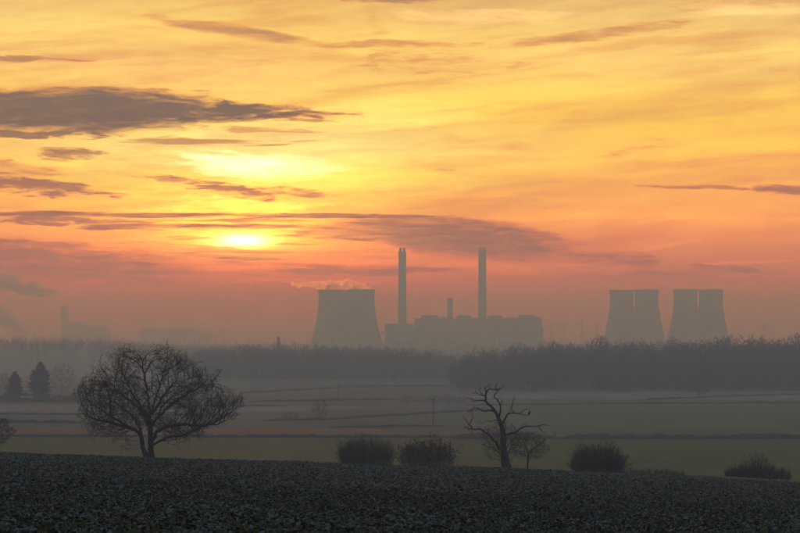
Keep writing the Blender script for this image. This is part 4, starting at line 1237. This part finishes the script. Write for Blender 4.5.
# ------------------------------------------------------------------ the leaf crop
def plant_leaves(cx, cy, cz, per, r, full=True, lmin=.16, lmax=.34, scale=None):
    """leaf rosettes at the given points; returns vertices, triangles and the frost value of each vertex"""
    n = len(cx) * per
    base = np.stack([np.repeat(cx, per), np.repeat(cy, per), np.repeat(cz, per)], 1)
    sc = np.repeat(scale if scale is not None else np.ones(len(cx)), per)
    a = r.uniform(0, 2 * math.pi, n); elv = np.abs(r.normal(0.55, .32, n)) + .08
    L = r.uniform(lmin, lmax, n) * sc; wd = L * r.uniform(.26, .40, n)
    out = np.stack([np.cos(a), np.sin(a), 0 * a], 1); up = np.array([[0, 0, 1.0]])
    side = np.stack([-np.sin(a), np.cos(a), r.normal(0, .25, n)], 1)
    b = base + out * (.03 * sc)[:, None]
    mid = b + (out * np.cos(elv)[:, None] + up * np.sin(elv)[:, None]) * (L * .58)[:, None]
    e2 = elv - r.uniform(.5, 1.2, n)
    tip = mid + (out * np.cos(e2)[:, None] + up * np.sin(e2)[:, None]) * (L * .5)[:, None]
    nrm = np.cross(out, side); 
    lft, rgt = mid + side * wd[:, None] + up * (.12 * L)[:, None], mid - side * wd[:, None] + up * (.12 * L)[:, None]
    frost = np.clip(r.normal(.42, .30, n) - np.maximum(elv - .7, 0) * .4, 0, 1)
    if full:
        V = np.stack([b, lft, rgt, mid, tip], 1).reshape(-1, 3); o = (np.arange(n) * 5)[:, None]
        T = np.concatenate([o + np.array([[0, 3, 1]]), o + np.array([[0, 2, 3]]), o + np.array([[1, 3, 4]]), o + np.array([[3, 2, 4]])])
        A = np.stack([frost - .25, frost + .12, frost + .12, frost - .06, frost + .18], 1).ravel()
    else:
        V = np.stack([b, lft, rgt, tip], 1).reshape(-1, 3); o = (np.arange(n) * 4)[:, None]
        T = np.concatenate([o + np.array([[0, 2, 1]]), o + np.array([[1, 2, 4 - 1]])])
        A = np.stack([frost - .2, frost + .1, frost + .1, frost + .1], 1).ravel()
    return V, T, A
def scatter(y0, y1, dens, r):
    half = lambda y: .207 * y + 4.0
    area = (half(y0) + half(y1)) * (y1 - y0); n = int(area * dens)
    y = np.sqrt(r.uniform(y0 * y0, y1 * y1, n)); x = r.uniform(-1, 1, n) * half(y)
    return x, y
RC = np.random.default_rng(909)
NEAR0, NEAR1 = 59.5, 60.6
bands = []
x, y = scatter(46, 105, 17.0, RC); k = ~((y > NEAR0) & (y < NEAR1) & (np.abs(x) < .183 * y)); bands.append((x[k], y[k], 8, True, .09, .195))
x, y = scatter(105, 160, 12.0, RC); bands.append((x, y, 6, False, .105, .22))
x, y = scatter(160, 231, 9.0, RC); k = y < crop_end(x); bands.append((x[k], y[k], 5, False, .125, .25))
Vs = []; Ts = []; As = []; o = 0
for x, y, per, full, l0, l1 in bands:
    patch = np.sin(x * .9 + 1.3 * np.sin(y * .23)) * np.sin(y * .41 + 1.1 * np.sin(x * .31)) 
    patch = patch + .8 * np.sin(x * .17 + 2 * np.sin(y * .05)) * np.sin(y * .09 + x * .05)
    sc = (1.0 + .20 * patch) * RC.uniform(.65, 1.3, len(x))
    V, T, A = plant_leaves(x, y, ground_h(x, y) + .05, per, RC, full, l0, l1, sc)
    A = A + np.repeat(np.repeat(patch * .10, per), 5 if full else 4)
    Vs.append(V); Ts.append(T + o); As.append(A); o += len(V)
crop = obj('leaf_crop', mesh_np('leaf_crop', np.concatenate(Vs), np.concatenate(Ts), True, np.concatenate(As)), M['leafcrop'])
tag(crop, 'carpet of frosted leafy crop covering the near field up to the brow', 'crop', kind='stuff')
variants = []
for i in range(8):
    V, T, A = plant_leaves(np.zeros(1), np.zeros(1), np.zeros(1), 9, RC, True, .10, .20)
    V2, T2, A2 = plant_leaves(RC.normal(0, .10, 1), RC.normal(0, .10, 1), np.zeros(1), 6, RC, True, .09, .17)
    me = mesh_np('crop_plant', np.concatenate([V, V2]), np.concatenate([T, T2 + len(V)]), True, np.concatenate([A, A2])); me.materials.append(M['leafcrop']); variants.append(me)
n = 300
yy = np.sqrt(RC.uniform(NEAR0 ** 2, NEAR1 ** 2, n)); xx = RC.uniform(-.183, .183, n) * yy
for i in range(n):
    p = bpy.data.objects.new('crop_plant', variants[i % 8]); COL.objects.link(p)
    p.location = (xx[i], yy[i], gh(xx[i], yy[i]) + .05); p.rotation_euler = (0, 0, RC.uniform(0, 6.28)); s = RC.uniform(.8, 1.2); p.scale = (s, s, s)
    tag(p, 'single low leafy crop plant with frosted leaves growing in the near field', 'crop plant', 'single crop plants of the near field')
# rough dry grass of the field end
ng = 15000
gx = RC.uniform(-62, 62, ng); gy = crop_end(gx) + 0.2 + RC.exponential(7.0, ng)
kk = (gy < 275); gx, gy = gx[kk], gy[kk]; ng = len(gx)
cl = np.sin(gx * .5 + 2 * np.sin(gx * .13)) * np.sin(gy * .7)
B = np.stack([gx, gy, ground_h(gx, gy) + .03], 1); Dg = np.stack([RC.normal(0, .35, ng), RC.normal(0, .35, ng), np.full(ng, 1.)], 1)
hgt = (.14 + .12 * np.clip(cl, 0, 1)) * RC.uniform(.5, 1.5, ng) + (RC.random(ng) < .008) * RC.uniform(.2, .6, ng)
wv = np.stack([np.full(ng, .02), 0 * gx, 0 * gx], 1)
V = np.stack([B - wv, B + wv, B + Dg * hgt[:, None]], 1).reshape(-1, 3)
tag(obj('rough_grass', mesh_np('rough_grass', V, (np.arange(ng) * 3)[:, None] + np.arange(3)), M['weed']), 'thin dry rough grass along the far end of the crop', 'grass', kind='stuff')
for xi, d, h, lb in ((457.5, 234, 2.0, 'tall single dry weed stalk beside the seed-head bush'), (667, 231, .75, 'short dark weed clump at the crop end beyond the round bush'), (770, 229.5, .55, 'small dark weed tuft at the crop end by the straggly bush')):
    x = (xi - 400) / FPX * d; t = empty('weed', (x, d, gh(x, d)), lb, 'weed')
    r = np.random.default_rng(int(xi)); m = MB()
    for i in range(3 if h > 1 else 16):
        q = np.array([r.normal(0, .05), r.normal(0, .05), -.1]); e = q + np.array([r.normal(0, .10), r.normal(0, .10), 1]) * h * r.uniform(.6, 1)
        m.bar(q, e, .016, .008, 3)
    m.build('stem', M['thorn'], t)
    q = np.repeat(np.array([[0, 0, h * .9]]), 30, 0) + r.normal(0, .07, (30, 3)) * (1, 1, 2.2 if h > 1 else 1)
    obj('seed_head', mesh_np('weed_head', *leafquads(q, .10, r)), M['thorn'], t)

# ------------------------------------------------------------------ steam
def steam(name, pts, label, dens, rimcol=(1, 1, 1), nscale=0.03, aniso=0.55, cut=(0.40, 0.62)):
    """a drifting body of steam: closed lobed hull filled with uneven vapour; pts = (x, y, z, radius)"""
    V = []; F = []; n = 0
    bm = bmesh.new()
    c = np.mean([p[:3] for p in pts], axis=0)
    for (px, py, pz, r) in pts:
        bmesh.ops.create_icosphere(bm, subdivisions=2, radius=r, matrix=Matrix.Translation(Vector((px - c[0], py - c[1], pz - c[2]))))
    me = bpy.data.meshes.new(name); bm.to_mesh(me); bm.free()
    m = bpy.data.materials.new(name); m.use_nodes = True; nt = m.node_tree; nt.nodes.clear(); X.nt = nt
    out = nt.nodes.new('ShaderNodeOutputMaterial'); pv = nt.nodes.new('ShaderNodeVolumePrincipled')
    nt.links.new(pv.outputs[0], out.inputs['Volume'])
    tc = nt.nodes.new('ShaderNodeTexCoord')
    nz = xnoise(tc.outputs['Object'], nscale, 4, 0.6)
    dn = nz.smooth(cut[0], cut[1]) * dens
    nt.links.new(dn.s, pv.inputs['Density'])
    pv.inputs['Color'].default_value = (*rimcol, 1); pv.inputs['Anisotropy'].default_value = aniso
    pv.inputs['Absorption Color'].default_value = (1, 1, 1, 1)
    me.materials.append(m)
    o = bpy.data.objects.new(name, me); COL.objects.link(o); o.location = c
    md = o.modifiers.new('merge', 'REMESH'); md.mode = 'VOXEL'; md.voxel_size = min(p[3] for p in pts) * 0.35
    m.cycles.volume_step_rate = 0.3 if hasattr(m.cycles, 'volume_step_rate') else 1
    return tag(o, label, 'steam', None)
rs = random.Random(3)
def trail(path, n, jit, d):
    P = []
    for i in range(n):
        t = i / (n - 1) * (len(path) - 1); k = min(int(t), len(path) - 2); f = t - k
        x, y, r = (path[k][j] * (1 - f) + path[k + 1][j] * f for j in range(3))
        for _ in range(2):
            xx, yy = x + rs.uniform(-1, 1) * jit * r, y + rs.uniform(-1, 1) * jit * r
            p = at(xx, yy, d + rs.uniform(-1, 1) * r * 2.0)
            P.append((*p, r * rs.uniform(0.6, 0.95) * d / FPX))
    return P
steam('steam_plume', trail([(373, 290.5, 1.6), (362, 287, 3.8), (348, 285, 5.2), (334, 285.5, 5.4), (322, 287, 5.0), (310, 285, 3.6), (292, 283.5, 2.4)], 26, 0.5, SD),
      'wispy steam drifting off the rims of the steaming cooling towers', 0.16, nscale=0.035, aniso=0.9, cut=(0.32, 0.58))
steam('smoke_plume', trail([(62, 296, 1.6), (55, 293, 4.2), (44, 292, 6.5), (30, 288, 8.5), (14, 285, 10), (-4, 281, 12), (-30, 276, 15)], 26, 0.35, 5200),
      'dark smoke plume with glowing rim trailing away from the works tower', 0.05, nscale=0.025, aniso=0.6, cut=(0.25, 0.6))
steam('smoke_plume', trail([(28, 338, 3), (20, 331, 6), (10, 323, 9), (0, 315, 11), (-16, 305, 14)], 16, 0.3, 5100),
      'second smoke plume rising low behind the far wooded ridge', 0.05, nscale=0.025, aniso=0.6, cut=(0.25, 0.6))

# ------------------------------------------------------------------ haze
def build_haze():
    b = MB(); b.box(-6200, 6200, -420, 9700, -31.0, HAZE_TOP)
    o = obj('haze', b.mesh('haze'))
    m = bpy.data.materials.new('haze'); m.use_nodes = True; nt = m.node_tree; nt.nodes.clear()
    out = nt.nodes.new('ShaderNodeOutputMaterial'); pv = nt.nodes.new('ShaderNodeVolumePrincipled')
    nt.links.new(pv.outputs[0], out.inputs['Volume'])
    dmax = max(HAZE_SIG)
    pv.inputs['Color'].default_value = (*[s / dmax for s in HAZE_SIG], 1)
    pv.inputs['Density'].default_value = dmax
    pv.inputs['Anisotropy'].default_value = 0.45
    pv.inputs['Absorption Color'].default_value = (1, 1, 1, 1)
    o.data.materials.append(m)
    tag(o, 'even pale haze filling the whole valley', 'haze', kind='stuff')
build_haze()
